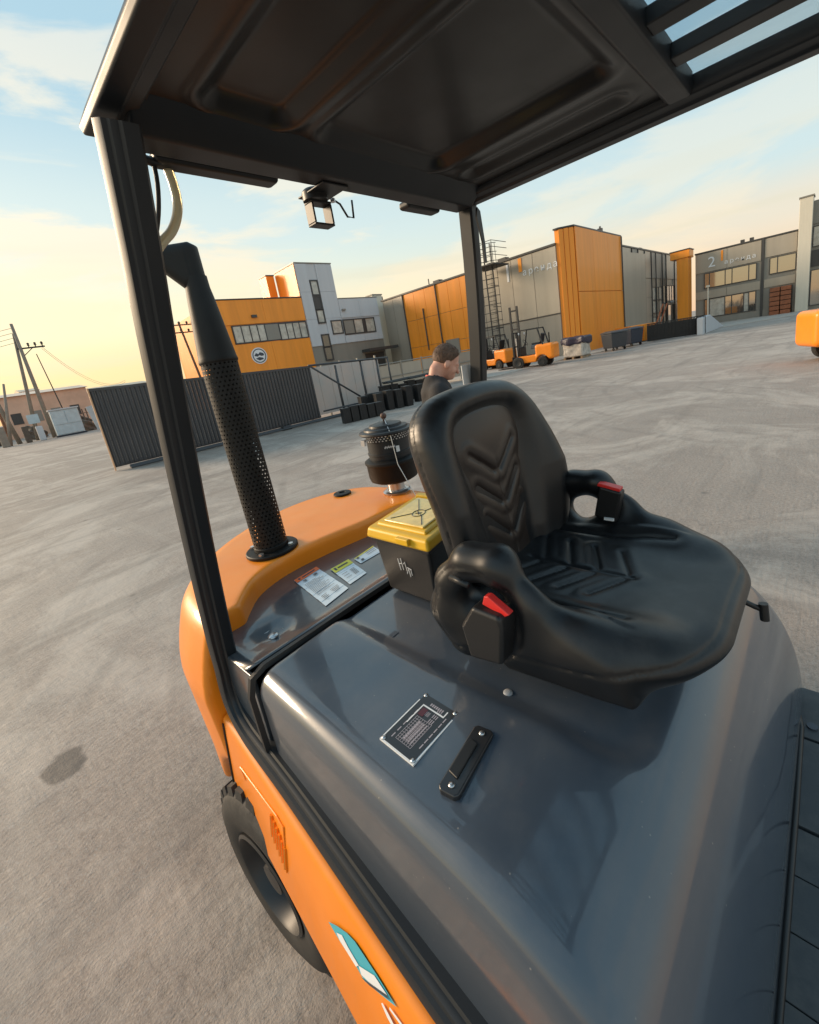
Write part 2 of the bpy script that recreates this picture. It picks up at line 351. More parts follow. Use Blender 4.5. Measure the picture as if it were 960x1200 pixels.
def catmull(P, k=6, closed=True):
    P = np.array(P, float); n = len(P); out_ = []
    rng = range(n) if closed else range(n - 1)
    for i in rng:
        if closed: p0, p1, p2, p3 = P[i - 1], P[i], P[(i + 1) % n], P[(i + 2) % n]
        else: p0, p1, p2, p3 = P[max(i - 1, 0)], P[i], P[i + 1], P[min(i + 2, n - 1)]
        for j in range(k):
            t = j / k
            out_.append(.5 * ((2 * p1) + (-p0 + p2) * t + (2 * p0 - 5 * p1 + 4 * p2 - p3) * t * t + (-p0 + 3 * p1 - 3 * p2 + p3) * t ** 3))
    if not closed: out_.append(P[-1])
    return out_
def nets(f, lo, hi, h, name, m, parent=None, label=None, newton=2):
    lo = np.array(lo, float); n = np.ceil((np.array(hi) - lo) / h).astype(int) + 1
    ax = [lo[i] + h * np.arange(n[i]) for i in range(3)]
    X = np.meshgrid(*ax, indexing='ij', sparse=False); V = f(X); V = np.broadcast_to(V, n).astype(float)
    sgn = V < 0
    nc = n - 1
    acc = np.zeros((*nc, 3)); cnt = np.zeros(nc)
    cor = [(i, j, k) for i in (0, 1) for j in (0, 1) for k in (0, 1)]
    sl = lambda c: tuple(slice(c[a], c[a] + nc[a]) for a in range(3))
    for c in cor:
        for a in range(3):
            if c[a]: continue
            c2 = list(c); c2[a] = 1
            va, vb = V[sl(c)], V[sl(c2)]; cr_ = (va < 0) != (vb < 0)
            t = np.where(cr_, va / np.where(cr_, va - vb, 1), 0)
            for q in range(3):
                acc[..., q] += np.where(cr_, c[q] + (t if q == a else 0), 0)
            cnt += cr_
    act = cnt > 0; idx = -np.ones(nc, int); idx[act] = np.arange(act.sum())
    I = np.argwhere(act); P = lo + h * (I + acc[act] / cnt[act][:, None])
    faces = []
    for a in range(3):
        b, c = (a + 1) % 3, (a + 2) % 3
        s0 = [slice(1, nc[q]) for q in range(3)]; s0[a] = slice(0, nc[a]); s1 = list(s0); s1[a] = slice(1, nc[a] + 1)
        cr_ = sgn[tuple(s0)] != sgn[tuple(s1)]; E_ = np.argwhere(cr_)
        if len(E_) == 0: continue
        off = np.ones(3, int); off[a] = 0; E_ = E_ + off
        ins = sgn[tuple(E_.T)]
        def cell(db, dc):
            Q = E_.copy(); Q[:, b] -= db; Q[:, c] -= dc; return idx[tuple(Q.T)]
        q = np.stack([cell(1, 1), cell(0, 1), cell(0, 0), cell(1, 0)], 1)
        q[~ins] = q[~ins][:, ::-1]; faces.append(q)
    F = np.concatenate(faces); F = F[(F >= 0).all(1)]
    e = h * 0.15
    for _ in range(newton):
        v0 = f([P[:, 0], P[:, 1], P[:, 2]]); g = np.zeros_like(P)
        for a in range(3):
            Q = P.copy(); Q[:, a] += e; R_ = P.copy(); R_[:, a] -= e
            g[:, a] = (f([Q[:, 0], Q[:, 1], Q[:, 2]]) - f([R_[:, 0], R_[:, 1], R_[:, 2]])) / (2 * e)
        gg = np.maximum((g ** 2).sum(1), .05); st_ = -(v0 / gg)[:, None] * g
        ln = np.linalg.norm(st_, axis=1, keepdims=True); st_ *= np.minimum(1, h * .6 / np.maximum(ln, 1e-9)); P = P + st_
    P = P - np.array(org(parent)) if parent else P
    me = bpy.data.meshes.new(name); me.from_pydata(P.tolist(), [], F.tolist()); me.update()
    me.polygons.foreach_set('use_smooth', [True] * len(me.polygons)); me.materials.append(M[m])
    o = bpy.data.objects.new(name, me); C.objects.link(o)
    if parent: o.parent = parent
    if label: o['label'] = label
    return o

# ================================================================== GROUND
def ground_mat():
    m = bpy.data.materials.new('yard_asphalt'); m.use_nodes = True; t = m.node_tree; p = t.nodes['Principled BSDF']
    co = t.nodes.new('ShaderNodeTexCoord')
    def noise(sc, det=6, ro=.6, vec=None, dist=0):
        n = t.nodes.new('ShaderNodeTexNoise'); n.inputs['Scale'].default_value = sc; n.inputs['Detail'].default_value = det; n.inputs['Roughness'].default_value = ro; n.inputs['Distortion'].default_value = dist
        t.links.new(vec or co.outputs['Object'], n.inputs['Vector']); return n.outputs[0]
    def rp(f, stops):
        r = t.nodes.new('ShaderNodeValToRGB'); e = r.color_ramp.elements
        while len(e) < len(stops): e.new(.5)
        for el, (q, c) in zip(e, stops): el.position = q; el.color = (*c, 1) if isinstance(c, tuple) else (c, c, c, 1)
        t.links.new(f, r.inputs[0]); return r.outputs[0]
    def mx(f, a, b, mode='MIX'):
        q = t.nodes.new('ShaderNodeMix'); q.data_type = 'RGBA'; q.blend_type = mode
        if isinstance(f, float): q.inputs[0].default_value = f
        else: t.links.new(f, q.inputs[0])
        for i, v in ((6, a), (7, b)):
            if isinstance(v, tuple): q.inputs[i].default_value = (*v, 1)
            else: t.links.new(v, q.inputs[i])
        return q.outputs[2]
    def mapped(sx, sy, rz=0):
        q = t.nodes.new('ShaderNodeMapping'); q.inputs['Scale'].default_value = (sx, sy, 1); q.inputs['Rotation'].default_value = (0, 0, rz); t.links.new(co.outputs['Object'], q.inputs[0]); return q.outputs[0]
    big = noise(.16, 5, .6); midn = noise(1.3, 8, .65); fine = noise(42, 5, .7); vfine = noise(150, 3, .7)
    c = rp(big, [(.35, (.315, .256, .216)), (.65, (.415, .340, .284))])
    c = mx(.55, c, rp(midn, [(.3, (.238, .190, .161)), (.72, (.44, .358, .299))]))
    c = mx(.42, c, rp(fine, [(.36, (.13, .115, .10)), (.50, (.345, .284, .241)), (.66, (.50, .43, .378))]))
    c = mx(.22, c, rp(vfine, [(.36, (.06, .056, .05)), (.64, (.56, .49, .43))]))
    # stones showing through
    vo = t.nodes.new('ShaderNodeTexVoronoi'); vo.inputs['Scale'].default_value = 75; t.links.new(co.outputs['Object'], vo.inputs['Vector'])
    stn = rp(vo.outputs['Distance'], [(.15, 1.0), (.32, 0.0)])
    sm = t.nodes.new('ShaderNodeMath'); sm.operation = 'MULTIPLY'; t.links.new(stn, sm.inputs[0]); t.links.new(rp(noise(9, 4, .6), [(.42, 0.0), (.60, 0.8)]), sm.inputs[1])
    c = mx(sm.outputs[0], c, (.42, .39, .36))
    vp = t.nodes.new('ShaderNodeTexVoronoi'); vp.inputs['Scale'].default_value = .34; vp.inputs['Randomness'].default_value = .9; t.links.new(mapped(1, .55, .5), vp.inputs['Vector'])
    c = mx(.45, c, rp(vp.outputs['Color'], [(.2, (.80, .78, .76)), (.5, (1.0, 1.0, 1.0)), (.8, (1.16, 1.14, 1.12))]), 'MULTIPLY')
    dr = rp(noise(.42, 10, .75, mapped(1, 1, .3), 1.0), [(.48, 0.0), (.60, .75)])
    c = mx(dr, c, (.50, .43, .37))
    # fine drag scratches in two headings
    s1 = noise(3.0, 5, .6, mapped(.5, 14, math.radians(-8)), .2); s2 = noise(2.6, 5, .6, mapped(.6, 16, math.radians(-34)), .3)
    gate_ = rp(noise(.55, 4, .6), [(.42, 0.0), (.58, 1.0)])
    sc = mx(gate_, s1, s2)
    c = mx(.20, c, rp(sc, [(.34, (.62, .60, .58)), (.52, (1.0, 1.0, 1.0)), (.70, (1.12, 1.10, 1.08))]), 'MULTIPLY')
    # worn tyre tracks and drag marks, stretched noise in two directions
    tr = rp(noise(.9, 6, .6, mapped(.16, 2.4, math.radians(28)), .3), [(.54, 0.0), (.68, 1.0)])
    tm = t.nodes.new('ShaderNodeMath'); tm.operation = 'MULTIPLY'; t.links.new(tr, tm.inputs[0]); tm.inputs[1].default_value = .42
    c = mx(tm.outputs[0], c, (.16, .138, .12))
    tr2 = rp(noise(1.1, 6, .6, mapped(2.0, .12, math.radians(12)), .4), [(.55, 0.0), (.70, 1.0)])
    tm2 = t.nodes.new('ShaderNodeMath'); tm2.operation = 'MULTIPLY'; t.links.new(tr2, tm2.inputs[0]); tm2.inputs[1].default_value = .40
    c = mx(tm2.outputs[0], c, (.44, .385, .33))
    wv = t.nodes.new('ShaderNodeTexWave'); wv.wave_type = 'RINGS'; wv.rings_direction = 'Z'; wv.inputs['Scale'].default_value = .55; wv.inputs['Distortion'].default_value = 9; wv.inputs['Detail'].default_value = 4; wv.inputs['Detail Scale'].default_value = .35
    mpw = t.nodes.new('ShaderNodeMapping'); mpw.inputs['Location'].default_value = (-14, 3, 0); t.links.new(co.outputs['Object'], mpw.inputs[0]); t.links.new(mpw.outputs[0], wv.inputs['Vector'])
    wm = t.nodes.new('ShaderNodeMath'); wm.operation = 'MULTIPLY'; t.links.new(rp(wv.outputs[1], [(.84, 0.0), (.98, .28)]), wm.inputs[0]); t.links.new(rp(noise(.5, 5, .6), [(.45, 0.0), (.6, 1.0)]), wm.inputs[1])
    c = mx(wm.outputs[0], c, (.17, .14, .12))
    # small dark oil spots
    vs = t.nodes.new('ShaderNodeTexVoronoi'); vs.inputs['Scale'].default_value = 1.3; t.links.new(co.outputs['Object'], vs.inputs['Vector'])
    sp = rp(vs.outputs['Distance'], [(.025, .5), (.06, 0.0)])
    c = mx(sp, c, (.07, .062, .058))
    # the oval stain beside the truck
    q = t.nodes.new('ShaderNodeMapping'); q.vector_type = 'POINT'; q.inputs['Location'].default_value = (.152 * 7.0, -2.66 * 5.2, 0); q.inputs['Scale'].default_value = (7.0, 5.2, 1)
    wob = t.nodes.new('ShaderNodeVectorMath'); wob.operation = 'LENGTH'
    nn = t.nodes.new('ShaderNodeTexNoise'); nn.inputs['Scale'].default_value = 7; nn.inputs['Detail'].default_value = 5; t.links.new(co.outputs['Object'], nn.inputs['Vector'])
    ad = t.nodes.new('ShaderNodeVectorMath'); ad.operation = 'MULTIPLY_ADD'; t.links.new(nn.outputs[1], ad.inputs[0]); ad.inputs[1].default_value = (.12, .12, 0)
    t.links.new(co.outputs['Object'], ad.inputs[2]); t.links.new(ad.outputs[0], q.inputs[0])
    fl = t.nodes.new('ShaderNodeVectorMath'); fl.operation = 'MULTIPLY'; fl.inputs[1].default_value = (1, 1, 0); t.links.new(q.outputs[0], fl.inputs[0]); t.links.new(fl.outputs[0], wob.inputs[0])
    q.inputs['Location'].default_value = ((.152 - .06) * 7.0, (-2.66 - .06) * 5.2, 0)
    stain = rp(wob.outputs['Value'], [(.52, .75), (.66, 0.0)])
    c = mx(stain, c, (.055, .048, .044))
    # hairline cracks
    cr_ = t.nodes.new('ShaderNodeTexVoronoi'); cr_.feature = 'DISTANCE_TO_EDGE'; cr_.inputs['Scale'].default_value = .22
    ad2 = t.nodes.new('ShaderNodeVectorMath'); ad2.operation = 'MULTIPLY_ADD'; n4 = t.nodes.new('ShaderNodeTexNoise'); n4.inputs['Scale'].default_value = 1.2; n4.inputs['Detail'].default_value = 8
    t.links.new(co.outputs['Object'], n4.inputs['Vector']); t.links.new(n4.outputs[1], ad2.inputs[0]); ad2.inputs[1].default_value = (1.6, 1.6, 0); t.links.new(co.outputs['Object'], ad2.inputs[2]); t.links.new(ad2.outputs[0], cr_.inputs['Vector'])
    ck = rp(cr_.outputs['Distance'], [(0.0, .16), (.004, 0.0)])
    c = mx(ck, c, (.08, .07, .065))
    t.links.new(c, p.inputs['Base Color'])
    ro = rp(midn, [(.3, .78), (.7, .62)]); t.links.new(ro, p.inputs['Roughness']); p.inputs['Specular IOR Level'].default_value = .45
    b1 = t.nodes.new('ShaderNodeBump'); b1.inputs['Strength'].default_value = .45; b1.inputs['Distance'].default_value = .006; t.links.new(fine, b1.inputs['Height'])
    b2 = t.nodes.new('ShaderNodeBump'); b2.inputs['Strength'].default_value = .4; b2.inputs['Distance'].default_value = .003; t.links.new(vfine, b2.inputs['Height']); t.links.new(b1.outputs[0], b2.inputs['Normal'])
    b3 = t.nodes.new('ShaderNodeBump'); b3.inputs['Strength'].default_value = .5; b3.inputs['Distance'].default_value = .05; t.links.new(midn, b3.inputs['Height']); t.links.new(b2.outputs[0], b3.inputs['Normal'])
    b4 = t.nodes.new('ShaderNodeBump'); b4.inputs['Strength'].default_value = .14; b4.inputs['Distance'].default_value = .012; t.links.new(sc, b4.inputs['Height']); t.links.new(b3.outputs[0], b4.inputs['Normal']); t.links.new(b4.outputs[0], p.inputs['Normal'])
    return m
M['ground'] = ground_mat()
g = MB(); g.add([(-900, -900, 0), (900, -900, 0), (900, 900, 0), (-900, 900, 0)], [(0, 1, 2, 3)])
props(g.build('ground', 'ground'), kind='structure')

# ================================================================== THE FORKLIFT
F = thing('forklift', 'orange and slate grey forklift truck with black overhead guard filling the foreground', 'forklift', (0.81, 1.0, 0))
CX = 0.81
# ---- engine hood: rounded box, smooth shoulders, long rolled front, shallow trough under the seat
def flare(y): return 0.045 * np.clip((0.95 - y) / 0.8, -0.1, 1.3)     # right side opens slightly towards the front
def f_hood(X):
    x, y, z = X
    xr = 0.283 - flare(y) * 0.75; xl = 1.335
    cx = (xr + xl) / 2; hw = (xl - xr) / 2
    side = np.abs(x - cx) - hw
    ztop = z + 0.012 * ((x - cx) / hw) ** 2
    p_ = 2.30; a_, b_ = .345, .418
    top = ztop - 0.998
    ly_ = np.maximum(.355 - y, 0) / a_; lz_ = np.maximum(ztop - .580, 0) / b_
    fr = ((ly_ ** p_ + lz_ ** p_ + 1e-9) ** (1 / p_) - 1) * .42
    top = np.where(y < .355, fr, top)
    d = smax(side, top, 0.060)
    # trough the seat stands in
    tr = rbox2(x - .815, y - .62, 0.292, 0.445, 0.10)
    tt_ = np.clip((tr + 0.050) / 0.060, 0, 1)
    dep = 0.016 * (1 - tt_ * tt_ * (3 - 2 * tt_))
    dep = dep * np.clip((z - 0.9) / 0.06, 0, 1)
    d = d + dep
    rear = y - 0.962
    d = smax(d, rear, 0.020)
    return smax(d, 0.56 - z, 0.01)
hood = nets(f_hood, (0.20, -0.03, 0.54), (1.38, 1.0, 1.03), 0.0085, 'hood', 'hood', F)

# rubber seal and gutter between hood and rear panel
mb = MB(); mb.sweep([(0.272, 0.979, 0.76), (0.272, 0.979, 0.930), (0.285, 0.979, 0.972), (0.32, 0.979, 0.985), (0.6, 0.979, 0.990), (1.0, 0.979, 0.990), (1.30, 0.979, 0.985), (1.335, 0.979, 0.965)], [(-.010, -.006), (-.006, .006), (.006, .006), (.010, -.006)], up=(0, 1, 0)); mb.build('hood_seal', 'plastic', F, smooth=True, angle=40)
# sloping rear panel with the stickers
def panel_z(y): return 0.972 + (y - 1.0) * (-0.02)
mb = MB()
xs = np.linspace(0.29, 1.40, 28); ys = np.linspace(0.995, 1.50, 16)
vs = []; 
for y in ys:
    for x in xs:
        e = 0.018 * max(0, 1 - (y - 0.995) / 0.06) ** 2
        dimp = 0.022 * math.exp(-(((x - .415) / .050) ** 2 + ((y - 1.125) / .05) ** 2) ** 2)
        vs.append((x, y, panel_z(y) + e - dimp))
nx = len(xs)
mb.add(vs, [(j * nx + i, j * nx + i + 1, (j + 1) * nx + i + 1, (j + 1) * nx + i) for j in range(len(ys) - 1) for i in range(nx - 1)])
rp_ = mb.build('rear_panel', 'slatep', F, smooth=True); so = rp_.modifiers.new('solid', 'SOLIDIFY'); so.thickness = .004; so.offset = -1
mb = MB(); mb.lathe([(.0, 0), (.014, 0), (.016, .004), (.012, .008), (.0, .008)], (.415, 1.125, panel_z(1.125) - .021), n=20, cap=False); mb.lathe([(.030, 0), (.034, .004), (.034, .0)], (.415, 1.125, panel_z(1.125) - .019), n=24, cap=False)
mb.build('panel_latch', 'chrome', rp_, smooth=True)

mb = MB(); mb.box(.288, .300, .990, 1.26, .58, .970); mb.build('corner_panel', 'slatep', F, bevel=.004)
# ---- counterweight
cwP = [(.246, 1.02), (.240, 1.25), (.243, 1.40), (.278, 1.56), (.39, 1.74), (.567, 1.895), (.78, 2.00), (.98, 2.035), (1.15, 2.012), (1.285, 1.945), (1.385, 1.84), (1.435, 1.68), (1.445, 1.42), (1.445, 1.25), (1.44, 1.02)]
CWO = catmull(cwP, 4, closed=False) + [(1.44, .9), (.243, .9)]
notch = catmull([(.318, 1.00), (.335, 1.12), (.385, 1.225), (.43, 1.29), (.508, 1.368), (.634, 1.41), (.81, 1.405), (1.0, 1.375), (1.18, 1.365), (1.30, 1.28), (1.345, 1.14), (1.36, 1.0)], 4, closed=False) + [(1.36, .8), (.318, .8)]
_c = {}
def plan2(P, x, y, key):
    if x.ndim == 3:
        d = poly2(x[:, :, 0], y[:, :, 0], P); return d[:, :, None] + 0 * x
    return poly2(x, y, P)
def f_cw(X):
    x, y, z = X
    o = plan2(CWO, x, y, 'o')
    o = o + 0.066 * np.clip((z - 0.80) / 0.23, 0, 1) ** 1.5 - 0.012 * np.clip((z - .5) / .3, 0, 1) + 0.003
    d = smax(o, z - 1.033, 0.055)
    d = smax(d, 0.36 - z, 0.03)
    nt_ = plan2(notch, x, y, 'n')
    d = smax(d, np.minimum(-nt_, 9), 0.022)
    # everything in front of the seam only stays as the two upper arms
    d = smax(d, 1.238 - y, 0.014)
    d = smax(d, .345 - np.sqrt((y - 1.10) ** 2 + (z - .27) ** 2), .02)
    return d
cw = nets(f_cw, (0.20, 1.03, 0.33), (1.50, 2.08, 1.07), 0.0125, 'counterweight', 'orange', F)
mb = MB(); mb.lathe([(0, .0), (.040, .0), (.046, .006), (.044, .012), (.018, .014), (.016, .008), (0, .008)], (1.19, 1.80, 1.031), n=28, cap=False); mb.build('lifting_hole_plug', 'stack', cw, smooth=True, angle=40)
# ---- exhaust stack
EX, EY = .645, 1.515
tilt = Vector((0.000, 0.030, 1.0)).normalized()
def ax_pt(z): return Vector((EX, EY, 1.033)) + tilt * (z - 1.033)
ex = MB(); ex.lathe([(0, 0), (.093, 0), (.095, .003), (.095, .011), (.092, .014), (.060, .014), (.060, .024), (0, .024)], ax_pt(1.034), n=40, cap=False)
exo = ex.build('exhaust_flange', 'stack', F, smooth=True, angle=40)
for k in range(4):
    mb = MB(); a = math.radians(35 + 90 * k); c_ = ax_pt(1.047) + Vector((.078 * math.cos(a), .078 * math.sin(a), 0)); mb.lathe([(0, 0), (.010, 0), (.010, .009), (0, .009)], c_, n=6, cap=False); mb.build('flange_bolt', 'chrome', exo)
def perf(parent, z0, z1, r, nc, nr, name='perforated_guard'):
    mb = MB(); vs = []; fs = []
    def P(u, w):
        a = 2 * math.pi * u / nc; z = z0 + (z1 - z0) * w / nr; c = ax_pt(z); return (c.x + r * math.cos(a), c.y + r * math.sin(a), c.z)
    for i in range(nc):
        for j in range(nr):
            ii = i + (.5 if j % 2 else 0)
            sq = [(0, 0), (.5, 0), (1, 0), (1, .5), (1, 1), (.5, 1), (0, 1), (0, .5)]
            hl = [(.5 + .235 * math.cos(math.radians(t_)), .5 + .235 * math.sin(math.radians(t_))) for t_ in (225, 270, 315, 0, 45, 90, 135, 180)]
            b = len(vs); vs += [P(ii + a, j + c) for a, c in sq] + [P(ii + a, j + c) for a, c in hl]
            fs += [(b + k, b + (k + 1) % 8, b + 8 + (k + 1) % 8, b + 8 + k) for k in range(8)]
    mb.add(vs, fs); return mb.build(name, 'stack', parent, smooth=True)
perf(F, 1.06, 1.738, .060, 26, 46)
mb = MB(); mb.lathe([(.0345, 0), (.0345, .76)], ax_pt(1.05), n=20, axis=tilt); mb.build('exhaust_pipe', 'stack', F, smooth=True, angle=50)
mb = MB(); mb.lathe([(.060, 0), (.063, .002), (.063, .012), (.060, .014)], ax_pt(1.050), n=36, axis=tilt, cap=False); mb.build('guard_ring', 'stack', F, smooth=True, angle=45)
mb = MB(); mb.lathe([(.056, -.012), (.0625, -.006), (.0635, .0), (.061, .010), (.059, .03), (.042, .20), (.0375, .235), (.037, .27), (.0, .27)], ax_pt(1.742), n=40, axis=tilt, cap=False)
mb.build('exhaust_cone', 'stack', F, smooth=True, angle=45)
EHC = ax_pt(2.04); EL = Vector((-.75, .62, 0)).normalized()
EH = [(-.038, 1.970), (.032, 1.970), (.118, 2.062), (.138, 2.078), (.138, 2.116), (-.012, 2.120), (-.036, 2.104)]
def f_elbow(X):
    l = (X[0] - EHC.x) * EL.x + (X[1] - EHC.y) * EL.y; w = -(X[0] - EHC.x) * EL.y + (X[1] - EHC.y) * EL.x; z = X[2] + 0 * l
    d = smax(poly2(l, z, EH) + .004, np.abs(w) - .0375, .034)
    rd = np.sqrt((l / 1.0) ** 2 + w ** 2) - .039
    d = np.where(l < 0, smax(d, rd, .012), d)
    inner = smax(np.abs(w) - .026, np.abs(z - 2.091) - .013, .01)
    return np.maximum(d, -np.maximum(inner, .05 - l))
nets(f_elbow, (.46, 1.44, 1.955), (.75, 1.70, 2.15), .0048, 'exhaust_elbow', 'stack', F)

# ---- air pre-cleaner
AX, AY = 1.315, 1.52
mb = MB()
mb.lathe([(0, 0), (.050, 0), (.052, .01), (.040, .02), (.040, .075)], (AX, AY, 1.028), n=32, cap=False); mb.lathe([(.066, .0), (.068, .006), (.058, .012), (.045, .012)], (AX, AY, 1.036), n=32, cap=False)
ap = mb.build('precleaner_neck', 'chrome', F, smooth=True, angle=40)
mb = MB(); mb.lathe([(0, .0), (.090, .0), (.113, .012), (.119, .030), (.121, .090), (.127, .098), (.127, .108), (.118, .114), (.100, .118), (.0, .118)], (AX, AY, 1.097), n=48, cap=False)
mb.build('precleaner_base', 'stack', F, smooth=True, angle=35)
bw = MB(); bw.lathe([(.100, 0), (.101, .006), (.101, .020), (.104, .022), (.104, .030), (.100, .032), (.100, .085), (.103, .087), (.103, .094), (.100, .096), (.100, .118)], (AX, AY, 1.215), n=48, cap=False)
bowl = bw.build('precleaner_bowl', 'guard', F, smooth=True, angle=35)
mb = MB()
for k in range(40):
    for j in range(4):
        a = 2 * math.pi * (k + .5 * (j % 2)) / 40; r = .1035; z = 1.308 + j * .0095; p = Vector((AX + r * math.cos(a), AY + r * math.sin(a), z)); tx = Vector((-math.sin(a), math.cos(a), 0))
        mb.add([p - tx * .005, p + Vector((0, 0, -.0035)), p + tx * .005, p + Vector((0, 0, .0035))], [(0, 1, 2, 3)])
mb.build('intake_mesh', 'chrome', bowl)
mb = MB()
a = math.radians(232); 
for q in (-1, 0, 1):
    aa = a + .33 + q * .05; p = Vector((AX + .1025 * math.cos(aa), AY + .1025 * math.sin(aa), 1.262)); tx = Vector((-math.sin(aa), math.cos(aa), 0)); mb.add([p - tx * .0035 + Vector((0, 0, -.014)), p + tx * .0035 + Vector((0, 0, -.014)), p + tx * .0035 + Vector((0, 0, .014)), p - tx * .0035 + Vector((0, 0, .014))], [(0, 1, 2, 3)])
for q in range(14):
    aa = a - .25 + q * .035; p = Vector((AX + .1025 * math.cos(aa), AY + .1025 * math.sin(aa), 1.275 + .002 * (q % 3))); tx = Vector((-math.sin(aa), math.cos(aa), 0)); h_ = .003 + .002 * (q % 2); mb.add([p - tx * .0012 + Vector((0, 0, -h_)), p + tx * .0012 + Vector((0, 0, -h_)), p + tx * .0012 + Vector((0, 0, h_)), p - tx * .0012 + Vector((0, 0, h_))], [(0, 1, 2, 3)])
mb.build('bowl_print', 'white', bowl)
mb = MB(); mb.lathe([(.098, 0), (.122, -.002), (.128, .004), (.126, .012), (.105, .016), (.102, .024), (.078, .028), (.075, .038), (.040, .046), (0, .050)], (AX, AY, 1.334), n=48, cap=False)
lid = mb.build('precleaner_cap', 'guard', F, smooth=True, angle=32)
mb = MB(); mb.lathe([(.0, 0), (.006, 0), (.006, .012), (.012, .016), (.015, .026), (.012, .036), (.0, .040)], (AX, AY, 1.382), n=18, cap=False); mb.build('cap_knob', mat('rusty_knob', (.10, .05, .035), .6), lid, smooth=True)
mb = MB(); mb.tube([(AX, AY, 1.40), (AX - .06, AY - .09, 1.352), (AX - .072, AY - .12, 1.20), (AX - .060, AY - .20, 1.03)], .0018, 6); mb.build('tie_wire', 'chrome', F)
mb = MB(); mb.box(AX - .145, AX - .118, AY - .012, AY + .012, 1.318, 1.324); mb.box(AX - .150, AX - .14, AY - .012, AY + .012, 1.30, 1.326); mb.build('cap_clip', 'chrome', lid)

# ---- right side chassis: panel, guard leg, fender
def xo(y): return 0.252 - 0.050 * max(-.2, min(1.5, (1.22 - y) / 0.85))        # outer face of the side panel
def zt(y): return 0.742 - 0.105 * max(-.2, min(1.5, (1.22 - y) / 0.85))
def xb(y): return .211 - .090 * (1.08 - y) if y > .4 else .1498
def side_strip(mb, y0, y1, rows, n=14):
    """rows: list of functions y -> (x, z)"""
    vs = []; k = len(rows)
    for i in range(n + 1):
        y = y0 + (y1 - y0) * i / n
        for r in rows: x, z = r(y); vs.append((x, y, z))
    mb.add(vs, [(i * k + j, i * k + j + 1, (i + 1) * k + j + 1, (i + 1) * k + j) for i in range(n) for j in range(k - 1)] + [tuple(range(k)), tuple(n * k + j for j in range(k))])
sp_rows = [lambda y: (xo(y) + .05, zt(y) - .004), lambda y: (xo(y) + .016, zt(y) + .002), lambda y: (xo(y) + .004, zt(y) - .004), lambda y: (xo(y), zt(y) - .016), lambda y: (xb(y), .480), lambda y: (xb(y) + .004, .470), lambda y: (xb(y) + .02, .469)]
mb = MB(); side_strip(mb, 1.232, -.45, sp_rows, 20); panel = mb.build('side_panel', 'orange', F, smooth=True, angle=50)
# left side panel (mirror side, seen only past the floor)
mb = MB(); mb.box(1.335, 1.385, -.45, 1.232, .40, .560); mb.build('side_panel', 'orange', F, bevel=.012)
# fender in front of the wheel
mb = MB(); mb.prism([(.66, .26), (.64, .32), (.59, .345), (.45, .345), (-.45, .345), (-.45, .15), (.52, .15)], .150, .30, 'x'); mb.build('front_fender', 'orange', F, bevel=.018, seg=3)
# vent louvres and a service outline pressed into the panel
mb = MB()
def on_panel(y, w, lift=.002):      # w 0 top .. 1 bottom of the vertical face
    x0, z0 = xo(y), zt(y) - .016; x1, z1 = xb(y), .480
    return Vector((x0 + (x1 - x0) * w - lift, y, z0 + (z1 - z0) * w))
for k in range(6):
    y = .935 - k * .013; a = on_panel(y, .22 + k * .03, .003); b = on_panel(y + .004, .50 + k * .03, .003); mb = MB(); mb.tube([a, b], .0042, 6); mb.build('vent_louvre', 'orange', panel)
mb = MB(); mb.tube([on_panel(1.10, .36), on_panel(1.13, .28), on_panel(.905, .12), on_panel(.872, .12), on_panel(.872, .70)], .0022, 6); mb.build('panel_seam', 'orange', panel)
mb = MB(); mb.tube([on_panel(1.228, 0), on_panel(1.228, 1)], .003, 6); mb.build('seam_gap', 'plastic', panel)
# decal on the panel
def decal(mb, pts, lift): mb.add([on_panel(y, w, lift) for y, w in pts], [tuple(range(len(pts)))])
mb = MB(); decal(mb, [(0.68, 0.37), (0.648, 0.249), (0.615, 0.147), (0.59, 0.101), (0.527, 0.082), (0.473, 0.09), (0.515, 0.222), (0.558, 0.352), (0.583, 0.345), (0.638, 0.37)], .0035); dc = mb.build('decal', 'teal', panel)
mb = MB(); decal(mb, [(0.649, 0.322), (0.63, 0.247), (0.609, 0.268), (0.575, 0.272), (0.583, 0.335), (0.637, 0.347)], .0048); decal(mb, [(0.575, 0.272), (0.53, 0.108), (0.495, 0.097), (0.539, 0.254), (0.566, 0.32)], .0052); mb.build('decal_swoosh', 'white', dc)
mb = MB(); decal(mb, [(0.567, 0.340), (0.54, 0.274), (0.487, 0.092), (0.497, 0.100), (0.541, 0.250)], .0062); mb.build('decal_line', 'ink', dc)
for q in ([(0.507, 0.263), (0.484, 0.281), (0.455, .32), (.457, .345), (0.493, 0.33), (0.510, 0.29)], [(0.489, 0.19), (0.461, 0.160), (0.430, .13), (.430, .16), (0.466, 0.196), (0.489, 0.215)]):
    mb = MB(); decal(mb, q, .004); mb.build('letter_stroke', 'white', panel)

